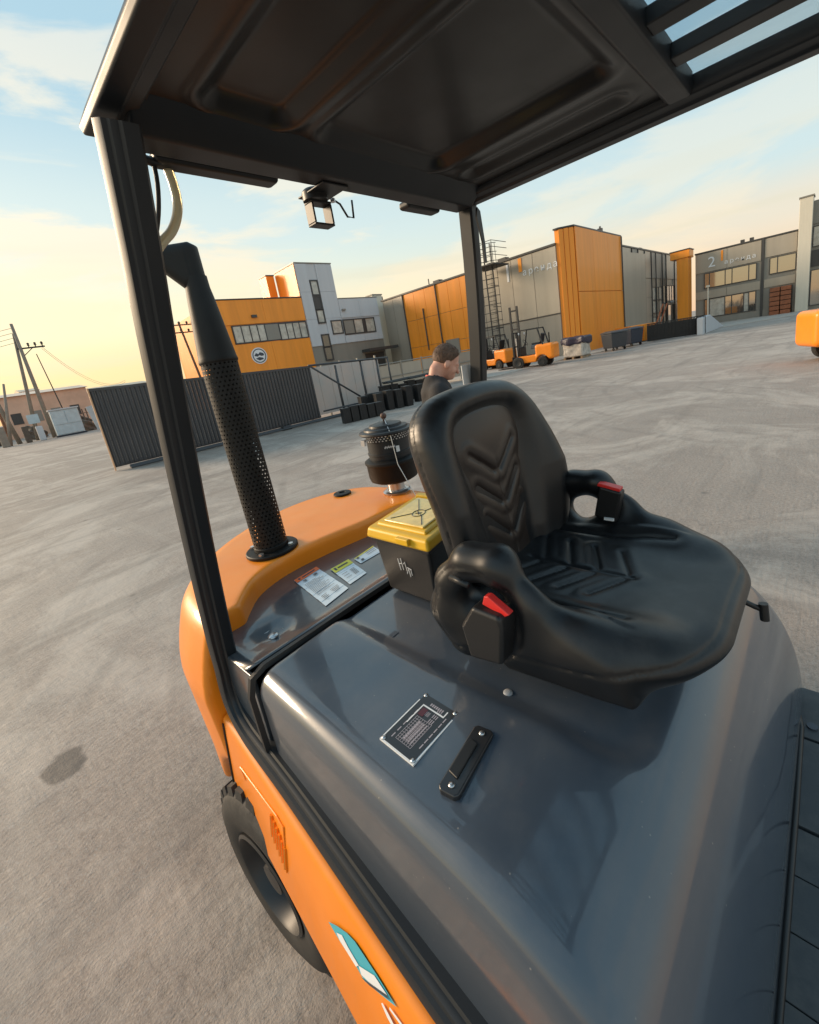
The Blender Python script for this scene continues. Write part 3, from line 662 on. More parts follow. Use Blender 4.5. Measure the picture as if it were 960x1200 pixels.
# ---- overhead guard
def guard_path(side):
    # from the roof corner down, bend forward and run along the hood to the front
    pts = [(-.818, 2.062), (-.878, 1.89), (-.930, 1.755), (-1.015, 1.495), (-1.090, 1.24), (-1.142, 1.03)]
    P = [(.286, -a, b) for a, b in pts]
    bend = [(.291, 1.178, .925), (.289, 1.186, .865), (.286, 1.178, .815), (.283, 1.148, .778), (.280, 1.10, .758), (.277, 1.04, .747)]
    run = [(.270, .85, .728), (.2555, .60, .702), (.244, .40, .680), (.230, .10, .650), (.215, -.35, .60)]
    P = catmull(P + bend + run, 3, closed=False)
    if side == 'l': P = catmull([(1.268, .880, 2.085), (1.272, .895, 1.83), (1.283, .93, 1.55), (1.30, 1.00, 1.25), (1.318, 1.10, 1.00), (1.325, 1.125, .88), (1.33, 1.10, .78), (1.335, .98, .70)], 3, False)
    return P
# section: a across (x), b along the other direction; a folded profile with a step on its outer corner
sec = [(-.028, -.006), (-.026, .016), (-.024, .021), (-.017, .022), (-.014, .027), (-.009, .029), (-.004, .029), (.0, .034), (.022, .034), (.027, .028), (.027, -.014), (-.020, -.014)]
gp = MB(); gp.sweep([Vector(p) for p in guard_path('r')], sec, up=(1, 0, 0)); gpo = gp.build('guard_leg', 'guard', F, smooth=True, angle=28)
gl = MB(); gl.sweep([Vector(p) for p in guard_path('l')], [(-a, b) for a, b in sec][::-1], up=(1, 0, 0)); gl.build('guard_leg', 'guard', F, smooth=True, angle=28)
# roof
Z0 = 2.075
def beam(name, pts, w, h, bev=.008, m='guard'):
    mb = MB(); mb.sweep(pts, [(-w / 2, -h / 2), (-w / 2, h / 2), (w / 2, h / 2), (w / 2, -h / 2)], up=(1, 0, 0) if abs(pts[0][0] - pts[-1][0]) < .2 else (0, 1, 0)); return mb.build(name, m, F, bevel=bev)
for x, s in ((.2955, 1), (1.250, -1)):
    mb = MB(); mb.prism([(x - s * .034, Z0 + .012), (x - s * .030, Z0), (x + s * .002, Z0), (x + s * .006, Z0 + .006), (x + s * .030, Z0 + .010), (x + s * .034, Z0 + .018), (x + s * .034, Z0 + .045), (x - s * .016, Z0 + .045)], -.75, .905, 'y'); mb.build('side_beam', 'guard', F, bevel=.004)
mb = MB(); mb.prism([(.890, Z0 + .045), (.905, Z0 - .004), (.895, Z0 - .014), (.838, Z0 - .014), (.826, Z0 - .004), (.782, Z0 + .034), (.775, Z0 + .045)], .31, 1.235, 'x'); mb.build('rear_beam', 'guard', F, bevel=.006)
mb = MB(); mb.prism([(.305, Z0 + .05), (.300, Z0 + .018), (.288, Z0 + .006), (.250, Z0 + .006), (.244, Z0 + .02), (.244, Z0 + .05)], .331, 1.2155, 'x'); mb.build('cross_beam', 'guard', F, bevel=.004)
# gussets at the corners
for x0, x1 in ((.327, .335), (1.214, 1.222)):
    mb = MB(); mb.prism([(.845, Z0 - .014), (.80, Z0 + .02), (.70, Z0 + .03), (.70, Z0 + .06), (.85, Z0 + .06)], x0, x1, 'x'); mb.build('gusset', 'guard', F)
# pressed roof panel with three pockets
def sstep(t): t = max(0, min(1, t)); return t * t * (3 - 2 * t)
def rb(u, v, hu, hv, r):
    a, b = abs(u) - hu + r, abs(v) - hv + r; return math.hypot(max(a, 0), max(b, 0)) + min(max(a, b), 0) - r
xs = np.linspace(.32, 1.225, 150); ys = np.linspace(.29, .80, 90); vs = []
for y in ys:
    for x in xs:
        z = Z0 + .026
        for (cx_, cy_, hx, hy, dp) in ((.488, .555, .090, .235, .020), (.82, .555, .195, .235, .020), (1.115, .555, .034, .215, .010)):
            d = rb(x - cx_, y - cy_, hx, hy, .045 if hx > .05 else .03); z += dp * (1 - sstep((d + .034) / .038)) - .003 * math.exp(-((d - .010) / .010) ** 2)
        vs.append((x, y, z))
nx = len(xs); mb = MB(); mb.add(vs, [(j * nx + i, j * nx + i + 1, (j + 1) * nx + i + 1, (j + 1) * nx + i) for j in range(len(ys) - 1) for i in range(nx - 1)])
rf = mb.build('roof_panel', 'roofp', F, smooth=True); so = rf.modifiers.new('solid', 'SOLIDIFY'); so.thickness = .003; so.offset = 1
# grille bars in front, lying under the clear sheet
for x in (.485, .63, .775, .92, 1.065):
    mb = MB(); mb.prism([(x - .022, Z0 + .016), (x + .022, Z0 + .016), (x + .022, Z0 + .042), (x - .022, Z0 + .042)], -.70, .246, 'y'); mb.build('grille_bar', 'guard', F, bevel=.003)
mb = MB(); mb.box(.331, 1.2155, -.74, -.66, Z0 + .01, Z0 + .07); mb.build('front_beam', 'guard', F, bevel=.006)
mb = MB(); mb.box(.30, 1.246, -.72, .30, Z0 + .052, Z0 + .056); mb.build('roof_glass', 'glass', F)
# lamp bars under the rear beam
for x0, x1 in ((.37, .62), (1.03, 1.175)):
    mb = MB(); mb.box(x0, x1, .912, .955, Z0 - .012, Z0 + .010); mb.build('rear_lamp_bar', 'plastic', F, bevel=.009, seg=3)
for x in (.318,):
    mb = MB(); mb.tube([(x + .02, .93, Z0 - .002), (x + .055, .93, Z0 - .01), (x + .075, .93, Z0 - .002)], .008, 8); mb.build('lamp_plug', 'plastic', F, smooth=True)
# bracket for a beacon, square frame of flat bar
br = MB(); bx0, by0 = .735, .945
br.lathe([(0, 0), (.030, 0), (.030, .020), (.024, .026), (0, .026)], (bx0 - .012, by0 - .010, Z0 - .030), n=20, cap=False)
br.box(bx0 - .040, bx0 + .034, .86, .965, Z0 - .0185, Z0 - .0145)
br.box(bx0 - .032, bx0 + .026, by0 - .020, by0 + .012, Z0 - .034, Z0 - .028)
br.box(bx0 - .032, bx0 - .027, by0 - .020, by0 + .012, Z0 - .078, Z0 - .034); br.box(bx0 + .021, bx0 + .026, by0 - .020, by0 + .012, Z0 - .078, Z0 - .034)
br.box(bx0 - .032, bx0 + .026, by0 - .020, by0 + .012, Z0 - .083, Z0 - .078); bro = br.build('lamp_bracket', 'plastic', F, bevel=.0015)
mb = MB(); mb.tube([(bx0 + .01, by0, Z0 - .015), (bx0 + .045, by0, Z0 - .012), (bx0 + .07, by0, Z0 - .022), (bx0 + .088, by0, Z0 - .05), (bx0 + .108, by0, Z0 - .05), (bx0 + .112, by0, Z0 - .008)], .0028, 6); mb.build('cable', 'plastic', bro, smooth=True)
mb = MB(); mb.lathe([(0, 0), (.007, 0), (.007, .008), (0, .008)], (bx0 + .045, by0 - .004, Z0 - .022), n=8); mb.build('bracket_bolt', 'chrome', bro)
# drain hose and cable at the right corner
mb = MB(); mb.tube(catmull([(.398, .945, Z0 + .0), (.402, .945, 2.05), (.402, .945, 2.015), (.394, .945, 1.985), (.376, .945, 1.955), (.350, .95, 1.93), (.320, .955, 1.89)], 4, False), .0088, 14); mb.build('drain_hose', 'hose', F, smooth=True)
mb = MB(); mb.tube(catmull([(.372, .93, Z0 + .0), (.368, .93, 2.03), (.358, .94, 1.98), (.340, .95, 1.93)], 4, False), .0042, 8); mb.build('guard_cable', 'plastic', F, smooth=True)
mb = MB(); mb.lathe([(0, 0), (.006, 0), (.006, .004), (0, .004)], (.300, .832, 2.055), n=8, axis=(0, -1, 0)); mb.lathe([(0, 0), (.006, 0), (.006, .004), (0, .004)], (.278, .832, 2.055), n=8, axis=(0, -1, 0)); mb.build('guard_bolt', 'chrome', F)
# card fixed to the left leg (its printed square is left blank)
mb = MB(); mb.box(1.225, 1.290, .955, .958, 1.520, 1.592); mb.build('tag_card', 'white', F)
mb = MB(); mb.prism([(1.248, 2.06), (1.262, 2.05), (1.270, 1.95), (1.264, 1.90), (1.256, 1.90), (1.258, 1.96), (1.240, 2.03)], .828, .834, 'y'); mb.build('leg_bracket', 'guard', F)

# ---- floor plate with rubber mat
mb = MB(); mb.box(.26, 1.345, -.80, .20, .560, .592); mb.build('floor_plate', 'slatep', F, bevel=.006)
def matp(poly):
    mb = MB(); mb.prism(poly, .5925, .602, 'z'); return mb.build('floor_mat', 'mat', F, bevel=.0012)
matp([(1.335, .014), (1.335, -.045), (1.25, -.045), (1.20, -.05), (1.155, -.05), (1.155, .014)])
matp([(1.335, -.053), (1.335, -.50), (.98, -.50), (.98, -.16), (1.02, -.085), (1.10, -.058), (1.25, -.053)])
matp([(1.147, .014), (1.147, -.052), (1.10, -.050), (1.01, -.078), (.972, -.155), (.905, -.155), (.905, .014)])
x = .897
for k in range(6):
    x2 = x - .10; matp([(x, .014), (x, -.50), (x2, -.50), (x2, .014)]); x = x2 - .0025
mb = MB(); mb.lathe([(0, 0), (.011, 0), (.011, .004), (0, .004)], (1.195, -.012, .6025), n=16, cap=False); mb.build('mat_hole', 'ink', F)

mb = MB(); mb.tube([(.40, .008, .602), (.60, .006, .602), (.95, .006, .602), (1.18, .008, .602), (1.26, .022, .602), (1.31, .060, .602)], .006, 8); mb.build('foot_seal', 'plastic', F, smooth=True)
# ---- under body and rear wheel
mb = MB(); mb.box(.36, 1.30, -.6, 1.95, .20, .58); mb.box(.29, 1.33, 1.0, 1.24, .50, .90); mb.build('under_body', 'plastic', F)
def wheel(parent, c, R_, wd, ang, tyre_m='rubber'):
    """axis roughly along x; c = centre of the outer face"""
    t_ = Matrix.Translation(c) @ Matrix.Rotation(ang, 4, 'Z')
    mb = MB(t_); pr = [(.50 * R_, .012), (.56 * R_, .002), (.74 * R_, -.006), (.88 * R_, .004), (.945 * R_, .022), (.955 * R_, wd - .016), (.90 * R_, wd), (.6 * R_, wd - .01), (.55 * R_, wd - .02)]
    mb.lathe(pr, (0, 0, 0), n=64, axis=(1, 0, 0), cap=False); ty = mb.build('tyre', tyre_m, parent, smooth=True, angle=50)
    nl = 26
    lug_v = None; me = None
    for k in range(nl):
        for sd_ in (0, 1):
            a = 2 * math.pi * (k + .5 * sd_) / nl; w = .36 * 2 * math.pi * R_ / nl
            m2 = MB(t_ @ Matrix.Rotation(a, 4, 'X'))
            x0, x1 = (.014, wd * .50) if sd_ == 0 else (wd * .50, wd - .004)
            sk = w * .5 * (1 if sd_ == 0 else -1)
            def q(x, y, z): return (x, y + sk * (x / wd - .25), z)
            o_ = m2
            vs = [q(x0 - .004, -w, .86 * R_), q(x1, -w, .94 * R_), q(x1, w, .94 * R_), q(x0 - .004, w, .86 * R_), q(x0 + .006, -w * .8, R_), q(x1, -w * .8, R_), q(x1, w * .8, R_), q(x0 + .006, w * .8, R_)]
            if sd_ == 1: vs = [q(x1 + .004, -w, .86 * R_), q(x0, -w, .94 * R_), q(x0, w, .94 * R_), q(x1 + .004, w, .86 * R_), q(x1 - .006, -w * .8, R_), q(x0, -w * .8, R_), q(x0, w * .8, R_), q(x1 - .006, w * .8, R_)]
            o_.add(vs, [(0, 3, 2, 1), (4, 5, 6, 7), (0, 1, 5, 4), (1, 2, 6, 5), (2, 3, 7, 6), (3, 0, 4, 7)]); o_.build('tread_block', tyre_m, parent)
    mb = MB(t_); mb.lathe([(.51 * R_, .014), (.53 * R_, .0), (.50 * R_, -.004), (.48 * R_, .004), (.45 * R_, .050), (.30 * R_, .060), (.28 * R_, .045), (.16 * R_, .040), (.15 * R_, .012), (0, .010)], (0, 0, 0), n=48, axis=(1, 0, 0), cap=False)
    rm = mb.build('rim', 'rim', parent, smooth=True, angle=40)
    for k in range(6):
        mb = MB(t_); a = 2 * math.pi * k / 6; mb.lathe([(0, 0), (.011, 0), (.011, -.02), (0, -.02)], (.055, .40 * R_ * math.cos(a), .40 * R_ * math.sin(a)), n=6, axis=(1, 0, 0)); mb.build('wheel_nut', 'chrome', rm)
wh = bpy.data.objects.new('rear_wheel', None); C.objects.link(wh); wh.parent = F
wheel(wh, Vector((.201, 1.09, .284)), .284, .185, math.radians(4))

# ---- seat
def f_cushion(X):
    x, y, z = X; u = x - CX; au = np.abs(u)
    fr = 0.10 * np.clip((0.34 - y) / .25, 0, 1) ** 2
    pl = rbox2(u, y - .360, .255, .272, .135); pl = np.where(y < .40, rbox2(u, y - .430, .255, .342, .170), pl)
    zb_ = 1.096 - .056 * np.clip((y - .16) / .40, 0, 1); zt_ = 1.168
    q0 = pl + .050; q1 = np.abs(z - (zb_ + zt_) / 2) - (zt_ - zb_) / 2 + .050
    body = np.sqrt(np.maximum(q0, 0) ** 2 + np.maximum(q1, 0) ** 2) + np.minimum(np.maximum(q0, q1), 0) - .050
    # raised side bolsters that climb towards the rear
    P = [(.170, .20, 1.132), (.208, .28, 1.155), (.226, .36, 1.200), (.230, .43, 1.252), (.233, .49, 1.248), (.236, .540, 1.205), (.236, .556, 1.140), (.234, .52, 1.086)]
    Rr = [.036, .042, .041, .039, .038, .038, .038, .038]
    w = None
    Xa = [au, y, z]
    for i in range(len(P) - 1):
        c_ = caps(Xa, P[i], P[i + 1], Rr[i], Rr[i + 1]); w = c_ if w is None else smin(w, c_, .030)
    # sheet filling the wing in front of the opening
    PW = [(.20, 1.075), (.24, 1.135), (.33, 1.185), (.40, 1.240), (.435, 1.250), (.428, 1.16), (.415, 1.062)]
    py = poly2(y[0], z[0], PW)[None] + 0 * x if y.ndim == 3 else poly2(y, z, PW)
    sheet = smax(py - .004, np.abs(au - .226) - .026, .02)
    w = smin(w, sheet, .03)
    d = smin(body, w, .060)
    d = d + .0022 * np.exp(-(np.abs(np.sqrt((y - .47) ** 2 + (z - 1.165) ** 2) - .097) / .0028) ** 2) * (au > .225) * (y > .30)
    d = d + .0025 * np.exp(-(((z - 1.118) + .18 * (y - .3)) / .0026) ** 2) * (pl > -.05)
    # dished sitting area
    dish = np.sqrt((u / .215) ** 2 + ((y - .40) / .31) ** 2 + ((z - 1.215) / .060) ** 2) - 1
    d = smax(d, -dish * .055, .045)
    # stitched welt round the nose
    d = d + .0035 * np.exp(-((pl + .012) / .0035) ** 2) * (z > 1.07) * (z < 1.16) * 0
    # grooves in the seating: spine, chevrons and two long slots
    g = np.full(np.broadcast(x, y).shape, 1.0)
    def seg(ax_, ay_, bx_, by_):
        dx, dy = bx_ - ax_, by_ - ay_; t = np.clip(((u - ax_) * dx + (y - ay_) * dy) / (dx * dx + dy * dy), 0, 1)
        return np.sqrt((u - ax_ - t * dx) ** 2 + (y - ay_ - t * dy) ** 2)
    for k in range(4):
        yy = .50 - k * .062
        for s in (-1, 1): g = np.minimum(g, seg(s * .012, yy - .030, s * (.105 - .004 * k), yy + .012))
    g = np.minimum(g, seg(0, .50, 0, .27))
    for s in (-1, 1): g = np.minimum(g, seg(s * .150, .50, s * .165, .235) * .9)
    d = d + .0035 * np.exp(-(g / .0045) ** 2) * (z > 1.09) * (au < .19)
    d = d - .002 * np.exp(-((g - .018) / .012) ** 2) * (z > 1.09) * (au < .19)
    # stitched seam running down the wing side
    sm_ = np.abs((y - .40) * .80 + (z - 1.17) * .60) 
    return smax(d, 1.035 - z, .02)
cush = nets(f_cushion, (.515, .055, .985), (1.105, .66, 1.33), .0052, 'seat_cushion', 'vinyl', F)

BT = math.radians(9.5)
def back_uv(x, y, z):
    u = x - CX; dy = y - .560; dz = z - 1.10
    t = dz * math.cos(BT) + dy * math.sin(BT); n = -dy * math.cos(BT) + dz * math.sin(BT)      # n points towards the driver
    return u, t, n
BO = catmull([(-.150, -.04), (-.190, .03), (-.212, .12), (-.221, .22), (-.220, .32), (-.204, .405), (-.150, .458), (-.06, .475), (.06, .475), (.155, .458), (.215, .405), (.240, .32), (.245, .22), (.235, .12), (.205, .03), (.150, -.04)], 4)
PO = catmull([(-.085, -.03), (-.105, .08), (-.128, .20), (-.142, .30), (-.138, .375), (-.10, .415), (0, .425), (.10, .415), (.138, .375), (.142, .30), (.128, .20), (.105, .08), (.085, -.03)], 3)
def f_back(X):
    u, t, n = back_uv(*X)
    o = poly2(u, t, BO)
    wrap = .050 * np.clip((np.abs(u) - .11) / .12, 0, 1) ** 1.6 * np.clip((.44 - t) / .22, 0, 1)   # side bolsters come forward
    nn = n - wrap
    q0 = o + .052; q1 = np.abs(nn - .006) - .049 + .045
    d = np.sqrt(np.maximum(q0, 0) ** 2 + np.maximum(q1, 0) ** 2) + np.minimum(np.maximum(q0, q1), 0) - .048
    po = poly2(u, t, PO)
    rec = .026 * (1 - 1 / (1 + np.exp(-(po + .004) / .0075))) * (nn > -.01)
    rec = rec * np.clip(nn / .02, 0, 1)
    d = d + rec
    # piping seam round the edge where front cover meets the rear shell
    d = d + .004 * np.exp(-((nn + .006) / .0032) ** 2) * (o > -.03)
    return d * .9
bk = nets(f_back, (.515, .42, 1.03), (1.105, .72, 1.62), .0056, 'backrest', 'vinyl', F)
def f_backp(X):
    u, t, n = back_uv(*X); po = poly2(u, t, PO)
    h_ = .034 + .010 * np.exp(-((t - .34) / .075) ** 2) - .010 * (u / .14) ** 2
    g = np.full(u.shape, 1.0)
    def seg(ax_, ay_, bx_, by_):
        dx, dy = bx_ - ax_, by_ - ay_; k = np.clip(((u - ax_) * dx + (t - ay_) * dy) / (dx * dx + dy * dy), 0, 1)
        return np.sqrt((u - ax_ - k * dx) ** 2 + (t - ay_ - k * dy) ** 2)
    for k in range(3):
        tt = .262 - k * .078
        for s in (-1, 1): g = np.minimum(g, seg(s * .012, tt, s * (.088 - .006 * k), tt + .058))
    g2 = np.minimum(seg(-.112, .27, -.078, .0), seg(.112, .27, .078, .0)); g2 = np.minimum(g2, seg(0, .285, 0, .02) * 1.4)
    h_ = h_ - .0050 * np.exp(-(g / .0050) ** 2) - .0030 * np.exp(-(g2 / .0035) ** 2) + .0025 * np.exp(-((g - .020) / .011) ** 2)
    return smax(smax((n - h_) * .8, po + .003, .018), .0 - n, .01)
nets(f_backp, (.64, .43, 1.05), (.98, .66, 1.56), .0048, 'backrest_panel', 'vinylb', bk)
# buckles
def buckle(x, y, z, s, tilt_):
    t_ = Matrix.Translation((x, y, z)) @ Matrix.Rotation(tilt_, 4, 'X') @ Matrix.Diagonal((1, 1, 1, 1))
    b = MB(t_); b.prism([(-.036, -.055), (.040, -.062), (.046, -.02), (.040, .046), (.026, .052), (-.034, .050), (-.040, .02)], -.016 * 1, .016, 'x'); bo = b.build('seatbelt_buckle', 'plastic', F, bevel=.006, seg=3)
    return bo, t_
mb = MB(); mb.prism([(.468, 1.092), (.480, 1.158), (.448, 1.206), (.390, 1.203), (.384, 1.184), (.396, 1.104)], .506, .560, 'x'); bo = mb.build('belt_retractor', 'plastic', F, bevel=.008, seg=4)
mb = MB(); mb.prism([(.434, 1.208), (.428, 1.226), (.419, 1.228), (.378, 1.204), (.388, 1.197)], .522, .538, 'x'); mb.build('buckle_button', 'red', bo, bevel=.002)
mb = MB(); mb.tube([(.522, .50, 1.245), (.518, .455, 1.243)], .006, 8); mb.build('buckle_hook', 'plastic', bo, smooth=True)
b2 = MB(Matrix.Translation((1.012, .385, 1.232)) @ Matrix.Rotation(math.radians(12), 4, 'X')); b2.box(-.016, .016, -.026, .028, -.050, .034); b2o = b2.build('seatbelt_buckle', 'plastic', F, bevel=.006, seg=3)
b3 = MB(Matrix.Translation((1.012, .385, 1.2675)) @ Matrix.Rotation(math.radians(12), 4, 'X')); b3.box(-.012, .012, -.028, .026, -.003, .006); b3.build('buckle_button', 'red', b2o, bevel=.002)
b4 = MB(); b4.box(.990, .996, .372, .395, 1.186, 1.192); b4.build('buckle_tongue', 'white', b2o)
# seat base rails and adjuster knob
mb = MB(); mb.box(.66, .98, .40, .62, .955, 1.075); mb.build('seat_base', 'plastic', F, bevel=.004)
mb = MB(); mb.tube([(.965, .14, 1.07), (.985, .092, 1.040), (.990, .080, 1.034)], .006, 8); mb.tube([(.990, .078, 1.048), (.987, .074, 1.012)], .0085, 12); mb.build('adjuster_knob', 'plastic', F, smooth=True, angle=50)

# ---- fittings on the hood
def hz(x, y):      # top of the hood by bisection
    lo, hi = .7, 1.05
    for _ in range(30):
        m_ = (lo + hi) / 2
        if f_hood([np.array([x]), np.array([y]), np.array([m_])])[0] < 0: lo = m_
        else: hi = m_
    return lo
A = Vector((.343, .571, 0)); B = Vector((.470, .567, 0)); Cc = Vector((.462, .483, 0)); D_ = Vector((.336, .479, 0))
o_ = Vector((.338, .480)); U = Vector((.128, .000)); V_ = Vector((.003, .089))
zb = hz(.40, .525)
def pl(mb, u0, v0, u1, v1, z):
    pts = [(u0, v0), (u1, v0), (u1, v1), (u0, v1)]; mb.add([(o_.x + U.x * a + V_.x * b, o_.y + U.y * a + V_.y * b, z + .0) for a, b in pts], [(0, 1, 2, 3)])
def plb(name, u0, v0, u1, v1, z0, z1, m, par):
    mb = MB(); pts = [(u0, v0), (u1, v0), (u1, v1), (u0, v1)]; P = [(o_.x + U.x * a + V_.x * b, o_.y + U.y * a + V_.y * b) for a, b in pts]; mb.prism(P, z0, z1, 'z'); return mb.build(name, m, par)
zp = zb + .0015
lp = plb('load_plate', 0, 0, 1, 1, zb - .003, zp, 'white', F); plb('plate_face', .025, .035, .975, .965, zp - .0005, zp + .0006, 'plate', lp)
z1 = zp + .0010; mb = MB()
for k in range(11): t = .14 + k * .045; pl(mb, t, .28, t + .006, .72, z1)
for k in range(8): t = .28 + k * .062; pl(mb, .14, t, .60, t + .010, z1)
for k in range(6): t = .22 + k * .10; pl(mb, t, .12, t + .08, .145, z1)
for k in range(9): t = .60 + (k % 3) * .09; pl(mb, t, .30 + .05 * (k // 3), t + .07, .32 + .05 * (k // 3), z1)
for k in range(7): pl(mb, .66, .50 + k * .03, .74, .512 + k * .03, z1)
for k in range(5): pl(mb, .12 + k * .12, .80, .20 + k * .12, .825, z1)
for k in range(7): pl(mb, .84, .30 + k * .055, .89, .335 + k * .055, z1)
for k in range(5): pl(mb, .20, .30 + k * .05, .55, .305 + k * .07, z1)
mb.build('plate_print', 'pline', lp)
mb = MB(); pl(mb, .78, .22, .805, .78, z1 + .0003); pl(mb, .78, .19, .90, .22, z1 + .0003); pl(mb, .42, .78, .805, .81, z1 + .0003); mb.build('plate_border', 'white', lp)
mb = MB(); pl(mb, .62, .60, .76, .75, z1 + .0003); mb.build('plate_mark', 'maroon', lp)
for a, b in ((.045, .065), (.955, .065), (.955, .935), (.045, .935)):
    mb = MB(); mb.lathe([(0, 0), (.0048, 0), (.0044, .0016), (.0016, .0030), (0, .0030)], (o_.x + U.x * a + V_.x * b, o_.y + U.y * a + V_.y * b, zp), n=14, cap=False); mb.build('rivet', 'chrome', lp, smooth=True)
# recessed black hood latch
zl = hz(.40, .405)
LT = Matrix.Translation((.3965, .4085, zl)) @ Matrix.Rotation(math.radians(8), 4, 'Z')
mb = MB(LT); mb.prism([(-.066, -.013), (-.060, -.019), (.060, -.019), (.066, -.013), (.066, .013), (.060, .019), (-.060, .019), (-.066, .013)], -.004, .008, 'z'); lt = mb.build('hood_latch', 'plate', F, bevel=.003)
mb = MB(LT); mb.prism([(-.040, -.004), (.030, -.004), (.034, .010), (.018, .015), (-.034, .015)], .008, .011, 'z'); mb.build('latch_lever', 'plastic', lt, bevel=.002)
for s in (-1, 1):
    mb = MB(LT); mb.lathe([(0, 0), (.0055, 0), (.005, .002), (.002, .003), (0, .003)], (s * .052, -.001, .008), n=14, cap=False); mb.build('latch_screw', 'chrome', lt, smooth=True)
mb = MB(); z_ = hz(.552, .462); mb.lathe([(0, 0), (.0095, 0), (.009, .0025), (.004, .004), (0, .004)], (.566, .437, hz(.566, .437)), n=18, cap=False); mb.build('hood_plug', mat('pale_plug', (.35, .36, .38), .5), F, smooth=True)
mb = MB()
zz = hz(.60, .80); mb.box(.566, .588, .775, .790, zz + .0003, zz + .0012); mb.build('hood_mark', 'ink', F)
# stickers on the rear panel
def sticker(p, hdr, lines, curls=0):
    a, b, c, d = [Vector((q[0], q[1], 0)) for q in p]       # top-left, top-right, bottom-right, bottom-left
    def P(u, v, l): q = (a * (1 - u) + b * u) * (1 - v) + (d * (1 - u) + c * u) * v; return (q.x, q.y, panel_z(q.y) + .018 * max(0, 1 - (q.y - .995) / .06) ** 2 + l)
    def quad(mb, u0, v0, u1, v1, l): mb.add([P(u0, v0, l), P(u1, v0, l), P(u1, v1, l), P(u0, v1, l)], [(0, 1, 2, 3)])
    mb = MB(); n = 8
    for k in range(n): quad(mb, 0, k / n, 1, (k + 1) / n, .0025)
    s = mb.build('warning_label', 'wpaper', F); so = s.modifiers.new('s', 'SOLIDIFY'); so.thickness = .0008; so.offset = -1
    mb = MB(); quad(mb, 0, 0, 1, hdr[1], .0048); mb.build('label_header', hdr[0], s)
    mb = MB(); lines(mb, lambda *q: quad(mb, *q, .0058)); mb.build('label_print', 'ink', s)
    return s
def l1(mb, q):
    q(.12, .035, .20, .085); q(.28, .045, .84, .075)
    for i, t in enumerate((.16, .175, .19, .205)): q(.18 + .02 * i, t, .30 + .03 * (i % 2), t + .012); q(.62 + .02 * (i % 3), t, .80 - .03 * (i % 2), t + .012)
    for k in range(13): q(.10, .29 + k * .034, .60 + .3 * (((k * 7) % 5) / 5), .298 + k * .034)
    for k in range(4): q(.52 + .02 * k, .78 + k * .035, .86 - .02 * k, .79 + k * .035)
    for k in range(4): q(.14, .78 + k * .035, .36 - .03 * (k % 2), .79 + k * .035)
def l2(mb, q):
    q(.10, .06, .20, .20); q(.28, .10, .82, .16)
    for k in range(6): q(.56, .50 + k * .055, .80, .52 + k * .055)
    for k in range(3): q(.12, .50 + k * .12, .42, .515 + k * .12)
def l3(mb, q):
    q(.07, .12, .16, .36)
    for k in range(3): q(.50, .15 + k * .20, .94, .19 + k * .20)
    q(.12, .62, .24, .86)
sticker([(.612, 1.334), (.712, 1.346), (.672, 1.099), (.570, 1.079)], ('lorange', .12), l1)
sticker([(.724, 1.272), (.805, 1.272), (.768, 1.122), (.690, 1.114)], ('lyellow', .28), l2)
sticker([(.817, 1.253), (.925, 1.270), (.905, 1.200), (.806, 1.200)], ('lyellow', .10), l3)

# ---- toolbox standing on the hood behind the seat
TB = thing('toolbox', 'black toolbox with yellow lid standing behind the black seat', 'toolbox', (.82, .86, .99))
def tbf(u, v, z):       # u towards vehicle left, v towards rear
    return (.690 + .275 * u, .722 + .235 * v + .05 * u, 0.9925 + (z - 1.0) * .80)
def tprism(uv, z0, z1, name, m, par, bev=.004, sh=(0, 0)):
    mb = MB(); P0 = [tbf(u, v, z0) for u, v in uv]; P1 = [tbf(u + (u - .5) * sh[0], v + (v - .5) * sh[1], z1) for u, v in uv]; n = len(uv)
    mb.add(P0 + P1, [tuple(range(n - 1, -1, -1)), tuple(range(n, 2 * n))] + [(i, (i + 1) % n, n + (i + 1) % n, n + i) for i in range(n)]); return mb.build(name, m, par, bevel=bev, seg=3)
tprism([(.09, .09), (.91, .09), (.91, .91), (.09, .91)], 1.000, 1.222, 'toolbox_body', 'box', TB, .010, (.14, .14))
mb = MB(); tprism([(.01, .01), (.99, .01), (.99, .99), (.01, .99)], 1.208, 1.222, 'toolbox_rim', 'box', TB, .004)
lidb = tprism([(-.03, -.03), (1.03, -.03), (1.03, 1.03), (-.03, 1.03)], 1.2225, 1.262, 'lid', 'yellow', TB, .010, (-.05, -.05))
tprism([(.08, .08), (.92, .08), (.92, .92), (.08, .92)], 1.260, 1.272, 'lid_rim', 'yellow', lidb, .005, (-.06, -.06))
tprism([(.14, .16), (.78, .16), (.78, .82), (.14, .82)], 1.271, 1.279, 'lid_window', 'clear', lidb, .004)
mb = MB()
def lidln(a, b, c, d): p = Vector(tbf(a, b, 1.2798)); q = Vector(tbf(c, d, 1.2798)); mb.tube([p, q], .0012, 4)
cx0, cy0 = .40, .46
for k in range(20):
    a0 = 2 * math.pi * k / 20; a1 = 2 * math.pi * (k + 1) / 20; lidln(cx0 + .085 * math.cos(a0), cy0 + .085 * math.sin(a0), cx0 + .085 * math.cos(a1), cy0 + .085 * math.sin(a1))
for a, b, c, d in ((.18, .22, .36, .38), (.36, .38, .44, .52), (.18, .74, .36, .54), (.70, .30, .47, .42), (.47, .52, .72, .74), (.37, .44, .43, .49), (.42, .42, .38, .50)): lidln(a, b, c, d)
mb.build('lid_scribble', 'ink', lidb)
tprism([(.80, .12), (.88, .12), (.88, .88), (.80, .88)], 1.270, 1.286, 'lid_ridge', 'yellow', lidb, .004)
tprism([(-.06, .25), (-.01, .25), (-.01, .45), (-.06, .45)], 1.235, 1.258, 'lid_latch', 'yellow', lidb, .003)
